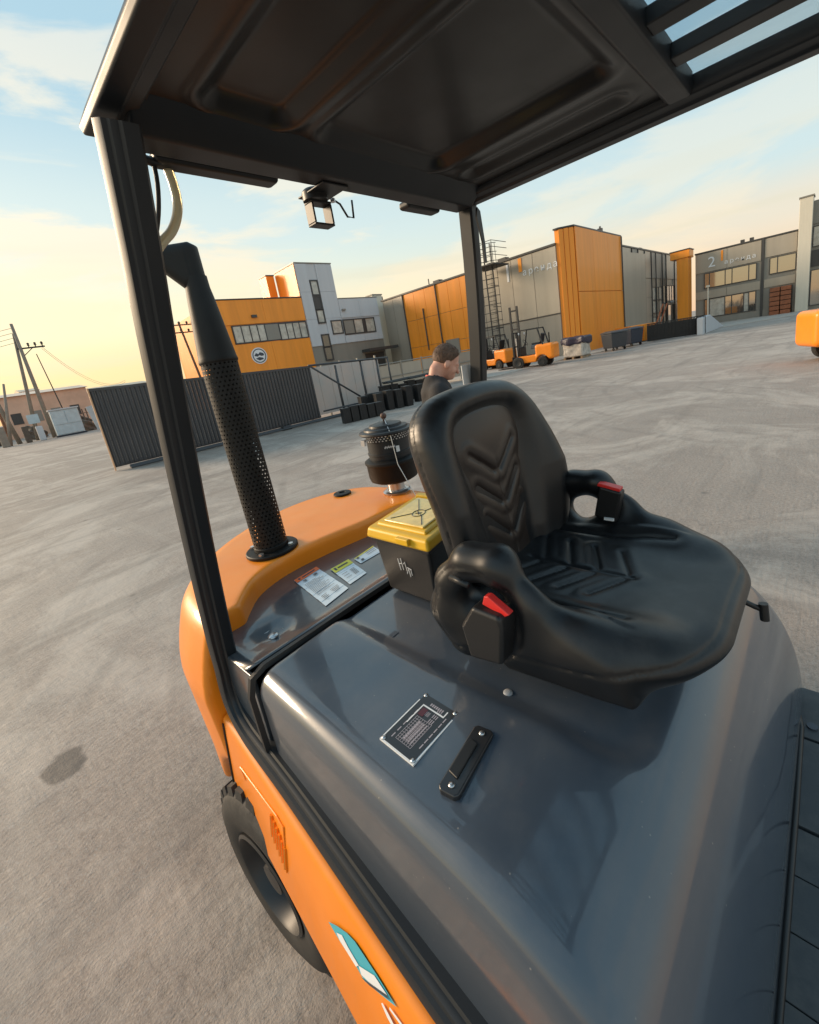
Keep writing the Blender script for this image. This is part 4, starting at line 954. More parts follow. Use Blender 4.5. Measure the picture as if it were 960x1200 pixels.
# handwritten white marks on the side towards the camera
mb = MB()
def side_pt(v, z):       # on the right-hand face
    k = 1 + .14 * (z - 1.0) / .222; u = .5 + (.09 - .5) * k; p = tbf(u, .5 + (v - .5) * .8, z); return Vector((p[0] - .0025, p[1], p[2]))
for st_ in ([(.62, 1.160), (.60, 1.105)], [(.52, 1.165), (.50, 1.110)], [(.615, 1.135), (.505, 1.142)], [(.46, 1.140), (.40, 1.152), (.385, 1.115), (.40, 1.095), (.33, 1.118)], [(.31, 1.125), (.30, 1.085)], [(.35, 1.128), (.22, 1.122)], [(.24, 1.122), (.235, 1.095)]):
    mb.tube([side_pt(.50 + (v - .45) * .62, 1.125 + (z - 1.125) * .85) for v, z in st_], .0011, 5)
mb.build('handwriting', 'white', TB)

# ================================================================== THE PLACE
def part_text_m(fr, s, z, d=.0): return fr @ Matrix(((1, 0, 0, s), (0, 0, 1, d), (0, 1, 0, z), (0, 0, 0, 1)))
def fbox(parent, name, fr, s0, s1, z0, z1, d0, d1, m, bevel=0, label=None):
    mb = MB(fr); mb.box(s0, s1, d0, d1, z0, z1); return mb.build(name, m, parent, bevel=bevel, label=label)
def window(parent, fr, s0, s1, z0, z1, mull, pane='pane', d=.0, solid=(), fw=.07, kinds=None):
    """window = frame object with panes as sub-parts; mull = inner mullion positions"""
    mb = MB(fr)
    ss = [s0] + list(mull) + [s1]
    mb.box(s0 - fw / 2, s1 + fw / 2, d, d + .06, z1, z1 + fw); mb.box(s0 - fw / 2, s1 + fw / 2, d, d + .06, z0 - fw, z0)
    for q in ss: mb.box(q - fw / 2, q + fw / 2, d, d + .055, z0 - .001, z1 + .001)
    w = mb.build('window', 'bdark', parent)
    for i in range(len(ss) - 1):
        m_ = (kinds[i] if kinds else pane); p_ = MB(fr); p_.box(ss[i] + fw / 2, ss[i + 1] - fw / 2, d, d + .02, z0, z1); p_.build('pane', m_, w)
    return w
def panels(parent, fr, s0, s1, z0, z1, n, m, d=0.0, gap=.02, name='facade_panel', rows=1, th=.05):
    """sheet metal panels butted with recessed joints, each its own part"""
    for r_ in range(rows):
        a0 = z0 + (z1 - z0) * r_ / rows; a1 = z0 + (z1 - z0) * (r_ + 1) / rows
        for k in range(n):
            q0 = s0 + (s1 - s0) * k / n; q1 = s0 + (s1 - s0) * (k + 1) / n
            fbox(parent, name, fr, q0 + gap / 2, q1 - gap / 2, a0 + gap / 2, a1 - gap / 2, d, d + th, m)

# ---- warehouse one: long wall running away to the left
f1 = frame((29.54, 12.89), (-.056, -.998))
W1 = thing('warehouse', 'long grey and orange warehouse with white number 1 and a caged ladder in front', 'warehouse', (29.54, 12.89, 0))
fbox(W1, 'wall', f1, -19.6, -1.0, 0, 7.22, -16, -.02, 'bgrey')
panels(W1, f1, -8.2, -1.0, 2.93, 7.20, 4, 'bgrey', gap=.03); panels(W1, f1, -8.2, -1.0, .02, 2.86, 4, 'bgrey2', gap=.03)
panels(W1, f1, -16.5, -8.2, .02, 7.20, 6, 'borange', gap=.03, rows=3)
panels(W1, f1, -19.5, -16.6, .02, 7.20, 2, 'bgrey', gap=.03)
fbox(W1, 'roof_edge', f1, -19.7, -1.0, 7.23, 7.36, -.3, .12, 'bdark'); fbox(W1, 'ledge', f1, -8.2, -1.0, 2.865, 2.925, 0, .09, 'bdark')
mb = MB(f1); mb.tube([(-12.3, .12, 2.1), (-12.3, .12, 7.25)], .06, 8); mb.build('downpipe', 'bdark', W1)
mb = MB(f1); mb.tube([(-14.1, .12, 2.0), (-14.1, .12, 5.6)], .06, 8); mb.build('downpipe', 'bdark', W1)
mb = MB(f1); mb.tube([(-16.55, .12, 0), (-16.55, .12, 7.25)], .05, 8); mb.build('downpipe', 'bdark', W1)
for s_ in (-6.0, -12.9): fbox(W1, 'roof_vent', f1, s_, s_ + .7, 7.36, 7.62, -.9, -.4, 'bdark')
text('number_sign', '1', 1.75, part_text_m(f1, -5.35, 5.78, .06), 'white', W1, depth=.03)
fbox(W1, 'sign_bar', f1, -3.95, -3.68, 6.22, 7.12, .06, .09, 'borange')
for k, ch in enumerate('аренда'): text('letter', ch, .60, part_text_m(f1, -3.66 + k * .48, 5.92, .06), 'white', W1, depth=.02)
fbox(W1, 'service_door', f1, -11.9, -10.4, .02, 2.55, .05, .12, 'bgrey2', label='pale grey service door with a dark frame')
# roof fence pipe
mb = MB(f1); mb.tube([(-13.3, -.3, 7.3), (-13.3, -.3, 7.9)], .05, 6); mb.build('roof_pipe', 'bdark', W1)

# ---- orange portal block
f2 = frame((30.20, 12.85), (1, 0))
PB = thing('portal_block', 'tall plain orange corner block between the two grey facades', 'building', (34, 13.4, 0))
mb = MB(); mb.prism([(29.66, 13.66), (30.23, 12.89), (38.88, 12.89), (38.88, 13.95), (29.66, 13.95)], 0, 8.10, 'z'); mb.build('core', 'borange', PB)
panels(PB, f2, .05, 8.65, 4.09, 8.12, 3, 'borange', gap=.015); panels(PB, f2, .05, 8.65, .02, 4.06, 3, 'borange', gap=.015)
fs = frame((29.60, 13.66), (.60, -.79))
for k in range(3): fbox(PB, 'side_rib', fs, .02 + k * .33, .31 + k * .33, .0, 8.10, -.03, .02 + .03 * (k % 2), 'borange')
mb = MB(); mb.prism([(29.55, 13.66), (30.15, 12.80), (38.95, 12.80), (38.95, 14.0), (29.55, 14.0)], 8.13, 8.22, 'z'); mb.build('capping', 'bdark', PB)
mb = MB(f2); mb.box(5.6, 5.9, -.6, -.3, 8.22, 8.6); mb.box(5.7, 5.8, -.5, -.4, 8.6, 8.75); mb.build('roof_lamp', 'bdark', PB)
mb = MB(f2); mb.tube([(8.55, .12, .0), (8.55, .12, 8.1)], .05, 8); mb.build('downpipe', 'bdark', PB)

# ---- recessed glazed wall
f3 = frame((38.95, 13.62), (1, 0))
GB = thing('glazed_hall', 'recessed grey hall with tall narrow window strips beside the orange corner block', 'building', (50, 14, 0))
fbox(GB, 'wall', f3, 0, 23.5, 0, 7.75, -10, -.03, 'bgrey'); fbox(GB, 'roof_edge', f3, -.0, 23.5, 7.76, 7.88, -.3, .1, 'bdark')
cols = [(.9, 1.9, 'bgrey2'), (1.9, 4.7, 'bgrey'), (5.0, 6.4, 'bgrey2'), (6.6, 10.4, 'bgrey'), (10.6, 14.2, 'bgrey2'), (14.4, 15.6, 'bgrey2'), (15.8, 19.0, 'bgrey'), (19.2, 22.8, 'bgrey')]
for a, b, m_ in cols: panels(GB, f3, a, b, 5.3, 7.74, 1, m_, gap=.04, rows=1)
for a, b, m_ in cols:
    if m_ == 'bgrey' and a < 15: panels(GB, f3, a, b, .02, 5.28, 1, m_, gap=.04, rows=3)
for q in (4.8, 6.5, 8.4, 10.5, 12.0, 14.3, 15.7, 19.1): mb = MB(f3); mb.box(q - .05, q + .05, 0, .12, .0, 7.74); mb.build('mullion', 'bdark', GB)
for z0 in (.5, 2.1, 3.7): window(GB, f3, .15, 1.75, z0, z0 + 1.3, (.95,), kinds=['pane', 'blind'])
for z0 in (.4, 2.0, 3.3): window(GB, f3, 10.7, 14.1, z0, z0 + 1.15, (11.8, 13.0), kinds=['blind', 'pane', 'blind'])
window(GB, f3, 14.5, 15.6, .4, 4.6, (), 'pane')
window(GB, f3, 15.9, 19.0, 3.1, 4.6, (17.0, 18.0), kinds=['blind', 'blind', 'pane'])
window(GB, f3, 16.3, 17.6, .1, 2.6, (), 'pane'); window(GB, f3, 18.6, 19.8, .1, 2.6, (), 'pane')
for q in (16.6, 19.6):
    mb = MB(f3); mb.lathe([(0, 0), (.20, 0), (.24, .12), (.20, .24), (0, .24)], (q, .35, 2.75), n=14); mb.build('wall_lamp', 'white', GB, smooth=True)
for s_ in (9.0,): fbox(GB, 'roof_vent', f3, s_, s_ + .8, 7.88, 8.2, -1.0, -.5, 'bdark')

# ---- orange corner pillar
OP = thing('corner_pillar', 'narrow orange corner pillar at the left end of the grey office facade', 'pillar', (52.8, 11.25, 0))
f4 = frame((52.0, 11.95), (0, -1))
fbox(OP, 'shaft', f4, 0, 1.0, 0, 7.30, -1.5, 0, 'borange', .03); fbox(OP, 'head', f4, -.55, 1.15, 6.72, 7.30 + .12, -1.62, .10, 'borange', .04); fbox(OP, 'capping', f4, -.6, 1.2, 7.425, 7.50, -1.7, .16, 'bdark')

# ---- building two
f5 = frame((53.4, 10.6), (0, -1))
B2 = thing('office_building', 'grey two storey office front with white number 2 and yellow lit window bands', 'building', (53.4, 7, 0))
fbox(B2, 'wall', f5, -.0, 8.0, 0, 6.82, -14, -.03, 'bgrey2')
panels(B2, f5, .02, 5.25, 5.02, 6.80, 2, 'bgrey', gap=.03); panels(B2, f5, 5.5, 7.75, 5.18, 6.80, 1, 'bgrey', gap=.03)
panels(B2, f5, .02, 5.25, 2.50, 3.28, 2, 'bgrey', gap=.03); panels(B2, f5, 5.5, 7.75, 2.55, 3.30, 1, 'bgrey', gap=.03)
fbox(B2, 'roof_edge', f5, -.05, 7.9, 6.83, 6.95, -.3, .1, 'bdark')
fbox(B2, 'column', f5, 5.28, 5.47, 0, 6.95, .0, .12, 'bdark')
window(B2, f5, .78, 4.92, 3.55, 4.86, (1.20, 2.50, 3.05, 4.35), kinds=['pane'] * 5)
window(B2, f5, 5.9, 7.72, 3.72, 5.02, (6.45,), kinds=['pane', 'pane'])
window(B2, f5, .78, 4.92, .75, 2.40, (1.20, 2.50, 3.05, 4.0, 4.4), kinds=['pane', 'blind', 'pane', 'pane', 'blind', 'pane'])
mb = MB(f5); mb.box(5.95, 7.6, .02, .05, .02, 2.45); dr = mb.build('display_opening', 'bdark', B2)
text('number_sign', '2', 1.35, part_text_m(f5, 1.05, 5.42, .06), 'white', B2, depth=.03)
fbox(B2, 'sign_bar', f5, 2.15, 2.32, 5.78, 6.70, .06, .09, 'borange')
for k, ch in enumerate('аренда'): text('letter', ch, .55, part_text_m(f5, 2.42 + k * .43, 5.42, .06), 'white', B2, depth=.02)
for q in (3.6, 4.3): fbox(B2, 'roof_vent', f5, q, q + .3, 6.95, 7.25, -.8, -.4, 'bdark')
fbox(B2, 'plinth', f5, 0, 8.0, 0, .62, .0, .05, 'bgrey2')
# goods stacked in the opening
ST = thing('goods_stack', 'tall stack of rust red boxes at the right end of the office front', 'boxes', (53.0, 4.0, 0))
for k in range(6):
    for j in range(2):
        mb = MB(f5); mb.box(6.02 + j * .78, 6.74 + j * .78, .10, .75, .02 + k * .41, .38 + k * .41); mb.build('box', 'brick', ST, bevel=.03)
# ---- white pillar and the next dark front
WP = thing('white_pillar', 'tall off white pillar at the right edge of the photograph', 'pillar', (53.2, 2.3, 0)); f6 = frame((52.9, 2.78), (0, -1))
fbox(WP, 'shaft', f6, 0, .88, 0, 9.25, -1.4, 0, 'bwarm', .03); fbox(WP, 'capping', f6, -.06, .94, 9.255, 9.36, -1.46, .06, 'bgrey2')
DB = thing('dark_building', 'dark grey building with large windows at the far right behind the white pillar', 'building', (54, -4, 0)); f7 = frame((53.8, 2.05), (0, -1))
fbox(DB, 'wall', f7, -.1, 22, 0, 8.95, -12, -.03, 'bgrey2')
for k in range(6):
    s_ = .22 + k * 3.5
    window(DB, f7, s_, s_ + 2.6, 5.3, 6.85, (s_ + 1.3,), 'blind'); window(DB, f7, s_, s_ + 2.6, .4, 3.3, (s_ + .7, s_ + 1.6), kinds=['pane', 'blind', 'pane'])
    panels(DB, f7, s_ - .35, s_ + 3.10, 7.1, 8.9, 1, 'bgrey2', gap=.04); panels(DB, f7, s_ - .35, s_ + 3.10, 3.6, 5.0, 1, 'bdark', gap=.04)

# ---- left group: orange office and the white stair tower
f8 = frame((20.69, 32.6), (.998, -.063))
OA = thing('orange_building', 'orange building with a ribbon of blinds and a round white emblem behind the dark gate', 'building', (17.5, 33, 0))
fbox(OA, 'wall', f8, -6.0, .98, 0, 7.80, -12, -.03, 'borange')
panels(OA, f8, -5.98, .98, 6.02, 7.78, 2, 'borange', gap=.015); panels(OA, f8, -5.98, .98, .02, 4.58, 2, 'borange', gap=.015)
fbox(OA, 'roof_edge', f8, -6.05, .98, 7.81, 7.88, -.25, .08, 'bdark')
fbox(OA, 'window_band', f8, -5.3, .95, 4.62, 5.98, -.02, .01, 'bdark')
window(OA, f8, -5.25, -2.75, 4.72, 5.90, (-4.6, -3.95, -3.35), 'blind', d=.02); window(OA, f8, -1.55, .88, 4.66, 5.84, (-.95, -.35, .25), 'blind', d=.02)
fbox(OA, 'band_panel', f8, -2.70, -1.60, 4.70, 5.88, .011, .04, 'bgrey2')
fsd = frame(tuple((f8 @ Vector((-6.02, 0, 0)))[:2]), (.998, -.063))
fl_ = Matrix.Translation(f8 @ Vector((-6.02, -12, 0))) @ Matrix(((.063, -.998, 0, 0), (-.998, -.063, 0, 0), (0, 0, 1, 0), (0, 0, 0, 1)))
for k in range(4): fbox(OA, 'side_panel', fl_, k * 3.0 + .02, k * 3 + 2.98, .02, 7.78, 0.0, .04, 'borange')
for k in range(3): fbox(OA, 'side_window', fl_, 1.0 + k * 3.4, 2.2 + k * 3.4, 4.7, 5.8, .04, .07, 'pane')
mb = MB(f8); mb.lathe([(0, 0), (.62, 0), (.62, .04), (0, .04)], (-3.75, .06, 3.62), n=36, axis=(0, 1, 0)); em = mb.build('emblem_disc', 'white', OA)
mb = MB(f8)
mb.lathe([(.47, 0), (.54, 0), (.54, .012), (.47, .012)], (-3.75, .101, 3.62), n=36, axis=(0, 1, 0), cap=False)
mb.prism([(-4.15, 3.64), (-3.98, 3.84), (-3.80, 3.74), (-3.66, 3.88), (-3.40, 3.78), (-3.36, 3.62), (-3.58, 3.58), (-3.74, 3.66), (-3.92, 3.56)], .101, .115, 'y'); mb.prism([(-4.08, 3.42), (-3.80, 3.52), (-3.50, 3.44), (-3.46, 3.34), (-3.80, 3.26)], .101, .115, 'y')
mb.build('emblem_print', 'ink', em)
fbox(OA, 'wall_lamp', f8, -3.6, -3.2, 6.45, 6.65, .05, .20, 'bdark')
TW = thing('white_building', 'white stair tower with narrow dark windows and a lower wing beside the orange building', 'building', (24, 33, 0))
fbox(TW, 'tower', f8, 1.0, 4.5, 3.78, 10.45, -3.6, -.02, 'bwhite'); fbox(TW, 'tower_base', f8, 1.0, 4.5, 0, 3.77, -3.6, -.04, 'bgrey2')
panels(TW, f8, 1.02, 2.05, 3.80, 10.42, 1, 'bwhite', gap=.015, rows=3); panels(TW, f8, 2.90, 4.50, 3.80, 10.42, 1, 'bwhite', gap=.015, rows=3)
fbox(TW, 'tower_side', frame(tuple((f8 @ Vector((.97, -3.5, 0)))[:2]), (.063 * -1, -.998)), .0, 3.46, 7.9, 10.40, -.02, .02, 'borange')
fbox(TW, 'wing', f8, 4.5, 8.9, 3.78, 7.58, -9, -.02, 'bwhite'); fbox(TW, 'wing_base', f8, 4.5, 8.9, 0, 3.77, -9, -.04, 'bgrey2')
panels(TW, f8, 4.52, 8.88, 5.95, 7.55, 2, 'bwhite', gap=.015); panels(TW, f8, 4.52, 8.88, 3.80, 4.42, 2, 'bwhite', gap=.015)
fbox(TW, 'tower_capping', f8, .95, 4.55, 10.46, 10.54, -3.65, .05, 'bgrey2'); fbox(TW, 'wing_capping', f8, 4.56, 8.95, 7.585, 7.65, -9, .05, 'bgrey2')
for a, b in ((7.95, 9.05), (6.85, 7.9), (5.75, 6.7)):
    window(TW, f8, 2.14, 2.82, a, b, (), 'blind' if a != 6.85 else 'bdark', d=.0, fw=.12)
for a, b in ((3.70, 4.62), (2.6, 3.6)): window(TW, f8, 2.14, 2.86, a, b, (), 'pane', fw=.12)
window(TW, f8, 3.35, 4.4, 4.72, 5.72, (), 'blind', d=.05, fw=.1)
window(TW, f8, 4.62, 8.1, 4.58, 5.72, (5.75, 6.75, 7.05), kinds=['bgrey2', 'blind', 'bdark', 'blind'], d=.02, fw=.1)
for s_ in (4.7,): fbox(TW, 'wall_lamp', f8, s_, s_ + .35, 6.55, 6.7, .05, .2, 'bgrey2')
fbox(TW, 'entrance_canopy', f8, 6.1, 9.6, 2.75, 3.0, 0, 1.2, 'bdark'); fbox(TW, 'entrance', f8, 6.4, 8.6, .02, 2.6, -.03, .04, 'bdark')
OB = thing('roof_block', 'small orange block rising behind the orange building roof', 'building', (21.3, 36, 0))
f9 = frame((20.95, 36.0), (.998, -.063)); fbox(OB, 'wall', f9, 0, .72, 0, 10.25, -1.4, 0, 'borange'); fbox(OB, 'capping', f9, -.04, .76, 10.26, 10.34, -1.45, .05, 'bdark')
EP = thing('end_pilaster', 'pale narrow pilaster between the white wing and the orange warehouse wall', 'pillar', (30.9, 32.7, 0))
f10 = frame((30.15, 33.2), (1, 0)); fbox(EP, 'shaft', f10, 0, 1.25, 0, 8.0, -.9, 0, 'bwarm', .02); fbox(EP, 'capping', f10, -.05, 1.30, 8.005, 8.10, -.95, .05, 'bgrey2')
fbox(EP, 'dark_joint', f10, 1.26, 1.55, 0, 7.9, -.6, -.2, 'bdark')

# ---- sliding gate of corrugated sheet
GT = thing('sliding_gate', 'dark graphite corrugated sliding gate with a braced tubular tail', 'gate', (5.5, 13.4, 0))
g0 = Vector((2.36, 13.66)); g1 = Vector((8.50, 13.14)); gu = (g1 - g0).normalized(); fg = frame(tuple(g0), tuple(gu)); GL = (g1 - g0).length
nr = 58; w_ = GL / nr
def rib_mesh(zt0, zt1):
    pass
for k in range(nr):
    s_ = k * w_; h0 = 2.16 - .26 * (s_ / GL); mb = MB(fg)
    P = [(s_ + .001, 0.0), (s_ + w_ * .22, 0.0), (s_ + w_ * .36, .028), (s_ + w_ * .80, .028), (s_ + w_ * .94, 0.0), (s_ + w_ - .001, 0.0), (s_ + w_ - .001, -.004), (s_ + .001, -.004)]
    mb.prism(P, .13, h0, 'z'); mb.build('sheet_rib', 'gate', GT)
mb = MB(fg); mb.box(-.02, GL + .02, -.08, -.006, .10, .18); mb.build('bottom_rail', 'gate', GT)
mb = MB(fg); mb.add([(-.02, -.06, 2.10), (GL + .02, -.06, 1.84), (GL + .02, .035, 1.84), (-.02, .035, 2.10), (-.02, -.06, 2.17), (GL + .02, -.06, 1.91), (GL + .02, .035, 1.91), (-.02, .035, 2.17)], [(0, 3, 2, 1), (4, 5, 6, 7), (0, 1, 5, 4), (1, 2, 6, 5), (2, 3, 7, 6), (3, 0, 4, 7)]); mb.build('top_rail', 'gate', GT)
mb = MB(fg); mb.box(-.03, 0.0, -.05, .04, .02, 2.18); mb.build('end_post', 'panel_peach', GT)
mb = MB(fg); mb.tube([(.3, .12, .06), (7.9, .12, .06)], .045, 8); mb.tube([(.3, .34, .05), (7.2, .30, .05)], .03, 8); mb.build('ground_track', 'gate', GT)
for s_ in (1.45, 4.6): mb = MB(fg); mb.box(s_, s_ + .30, .05, .30, .0, .13); mb.build('roller_box', 'gate', GT, bevel=.02)
# tail frame
def tb(a, b, r=.035, name='frame_tube'): m_ = MB(fg); m_.tube([a, b], r, 8); return m_.build(name, 'gate', GT, smooth=True)
tb((6.1, .02, 1.92), (9.55, .02, 1.78)); tb((9.52, .02, 1.78), (9.55, .02, .35)); tb((6.2, .02, 1.86), (8.1, .02, .42)); tb((8.1, .02, .40), (8.6, .02, .38), .03); tb((6.3, .02, .30), (9.5, .02, .30), .03)
for s_ in (7.15, 8.25, 9.0): tb((s_, -.02, 1.80), (s_ + .02, -.02, .05), .045)
# translucent boundary sheets behind the tail
SF = thing('sheet_fence', 'pale translucent sheet fence standing behind the braced gate tail', 'fence', (11, 13.7, 0))
fq = frame((8.62, 13.72), (.995, -.02))
k = 0; s_ = 0
while s_ < 3.3:
    mb = MB(fq); mb.box(s_, s_ + .262, -.02 - .012 * (k % 2), .0 - .012 * (k % 2), .12, 1.84); mb.build('sheet', 'poly', SF); s_ += .265; k += 1
for z_ in (1.62, .42): mb = MB(fq); mb.box(-.05, 3.4, -.07, -.035, z_, z_ + .06); mb.build('rail', 'kerb', SF)
for s_ in (-.05, .8, 1.65, 2.5, 3.4): mb = MB(fq); mb.box(s_ - .03, s_ + .03, -.14, -.075, 0, 1.95); mb.build('post', 'bgrey2', SF)
# low grey fence further back
LF = thing('rail_fence', 'low grey rail fence running from the sheet fence towards the orange wall', 'fence', (15, 15.5, 0))
fr_ = frame((12.2, 15.5), (.985, -.06))
for z_ in (1.52, .9, .45): mb = MB(fr_); mb.tube([(0, 0, z_), (8.5, 0, z_)], .025, 6); mb.build('rail', 'bgrey2', LF)
for k in range(7): mb = MB(fr_); mb.tube([(k * 1.4, 0, 0), (k * 1.4, 0, 1.6)], .035, 6); mb.build('post', 'bgrey2', LF)
for k in range(6): mb = MB(fr_); mb.box(k * 1.4 + .05, k * 1.4 + 1.35, -.05, -.03, .2, 1.45); mb.build('infill_sheet', 'bgrey', LF)

# ---- black plastic crates and battery cells in front of the fence
def crate_proto():
    t = bpy.data.objects.new('crate', None); C.objects.link(t)
    mb = MB(); mb.prism([(-.5, -.5), (.5, -.5), (.5, .5), (-.5, .5)], 0, .96, 'z'); b_ = mb.build('crate_body', 'crate', t, bevel=.03)
    mb = MB(); mb.box(-.53, .53, -.53, .53, .90, .955); mb.build('rim', 'crate', t, bevel=.01)
    for k in range(5):
        x = -.4 + k * .2
        mb = MB(); mb.box(x - .03, x + .03, -.545, -.495, .02, .90); mb.build('rib', 'crate', t)
    return t
cp = crate_proto()
spots = []
rw = lambda a, b, n: [(a[0] + (b[0] - a[0]) * i / (n - 1), a[1] + (b[1] - a[1]) * i / (n - 1)) for i in range(n)]
desc = []
for i, (x, y) in enumerate(rw((7.98, 10.95), (9.02, 10.62), 5)): spots.append((x, y, .24, .50, 'near')); 
for i, (x, y) in enumerate(rw((9.75, 11.35), (10.75, 10.95), 4)): spots.append((x, y, .25, .72, 'mid'))
for i, (x, y) in enumerate(rw((9.60, 12.0), (11.3, 11.9), 6)): spots.append((x, y, .28, .62, 'back'))
for i, (x, y) in enumerate(rw((11.2, 12.6), (13.6, 12.2), 7)): spots.append((x, y, .32, .78, 'far'))
for i, (x, y) in enumerate(rw((11.3, 11.5), (12.6, 11.0), 4)): spots.append((x, y, .28, .66, 'person'))
LBL = {'near': ('black ribbed crate in the nearest short row below the gate tail', 'nearest row of crates'), 'mid': ('taller black crate in the row right of the gate tail', 'taller crates right of the gate'), 'back': ('black crate in the second row against the pale sheet fence', 'crates along the sheet fence'), 'far': ('black crate in the far row by the low rail fence', 'far row of crates'), 'person': ('black crate in the row just left of the man', 'crates beside the man')}
first = True; cnt_ = {}
for x, y, w_, h_, key in spots:
    o = cp if first else copy_tree(cp); first = False
    o.location = (x, y, 0); o.scale = (w_, w_, h_ * random.uniform(.92, 1.08)); o.rotation_euler = (0, 0, math.radians(-12 + random.uniform(-6, 6)))
    cnt_[key] = cnt_.get(key, 0) + 1
    props(o, LBL[key][0] + ', ' + ['leftmost', 'second from left', 'third from left', 'fourth from left', 'fifth from left', 'sixth from left', 'seventh from left'][cnt_[key] - 1], 'crate', LBL[key][1])
# loose cable drums and frames on the far crates
for i, (x, y, z_) in enumerate(((11.9, 12.5, .80), (12.9, 12.3, .80))):
    t = thing('pipe_bundle', 'bundle of dark pipes lying across the far crates, %s one' % ('left' if i == 0 else 'right'), 'pipes', (x, y, z_), 'pipe bundles on the crates')
    for k in range(6): mb = MB(); mb.tube([(x - .7, y + .06 * k - .15, z_ + .04 + .03 * (k % 2)), (x + .7, y + .06 * k - .25, z_ + .05 + .03 * (k % 2))], .028, 8); mb.build('pipe', 'wire', t)

# ---- caged ladder in front of the warehouse
LD = thing('caged_ladder', 'tall steel ladder with a round safety cage up the warehouse wall', 'ladder', (28.4, 18.4, 0))
lx, ly = 28.35, 18.45
for dy in (-.32, .32):
    mb = MB(); mb.tube([(lx, ly + dy, 0), (lx, ly + dy, 8.4)], .04, 6); mb.build('stile', 'wire', LD)
for k in range(26): mb = MB(); mb.tube([(lx, ly - .32, .4 + k * .3), (lx, ly + .32, .4 + k * .3)], .018, 5); mb.build('rung', 'wire', LD)
for k in range(14):
    z_ = .9 + k * .57; R_ = .85 if z_ < 7.0 else .95
    mb = MB(); mb.tube([(lx - R_ * .9 * math.sin(a), ly + R_ * math.cos(a), z_) for a in np.linspace(.25, math.pi - .25, 12)], .022, 5, cap=False); mb.build('cage_hoop', 'wire', LD)
for a in np.linspace(.3, math.pi - .3, 6):
    mb = MB(); mb.tube([(lx - .765 * math.sin(a), ly + .85 * math.cos(a), .9), (lx - .765 * math.sin(a), ly + .85 * math.cos(a), 8.3)], .018, 5); mb.build('cage_bar', 'wire', LD)
mb = MB(); mb.box(lx - .9, lx + 1.1, ly - 1.0, ly + 1.0, 6.9, 6.98); mb.build('landing', 'wire', LD)
for k in range(5): mb = MB(); mb.tube([(lx - .9, ly - 1.0 + k * .5, 6.98), (lx - .9, ly - 1.0 + k * .5, 8.4)], .022, 5); mb.build('guard_post', 'wire', LD)
for z_ in (7.5, 8.0, 8.4): mb = MB(); mb.tube([(lx + 1, ly - 1, z_), (lx - .9, ly - 1, z_), (lx - .9, ly + 1, z_), (lx + 1, ly + 1, z_)], .022, 5); mb.build('guard_rail', 'wire', LD)
for k in range(5): mb = MB(); mb.tube([(lx, ly, 1.2 + k * 1.5), (29.4, ly, 1.2 + k * 1.5)], .025, 5); mb.build('wall_tie', 'wire', LD)

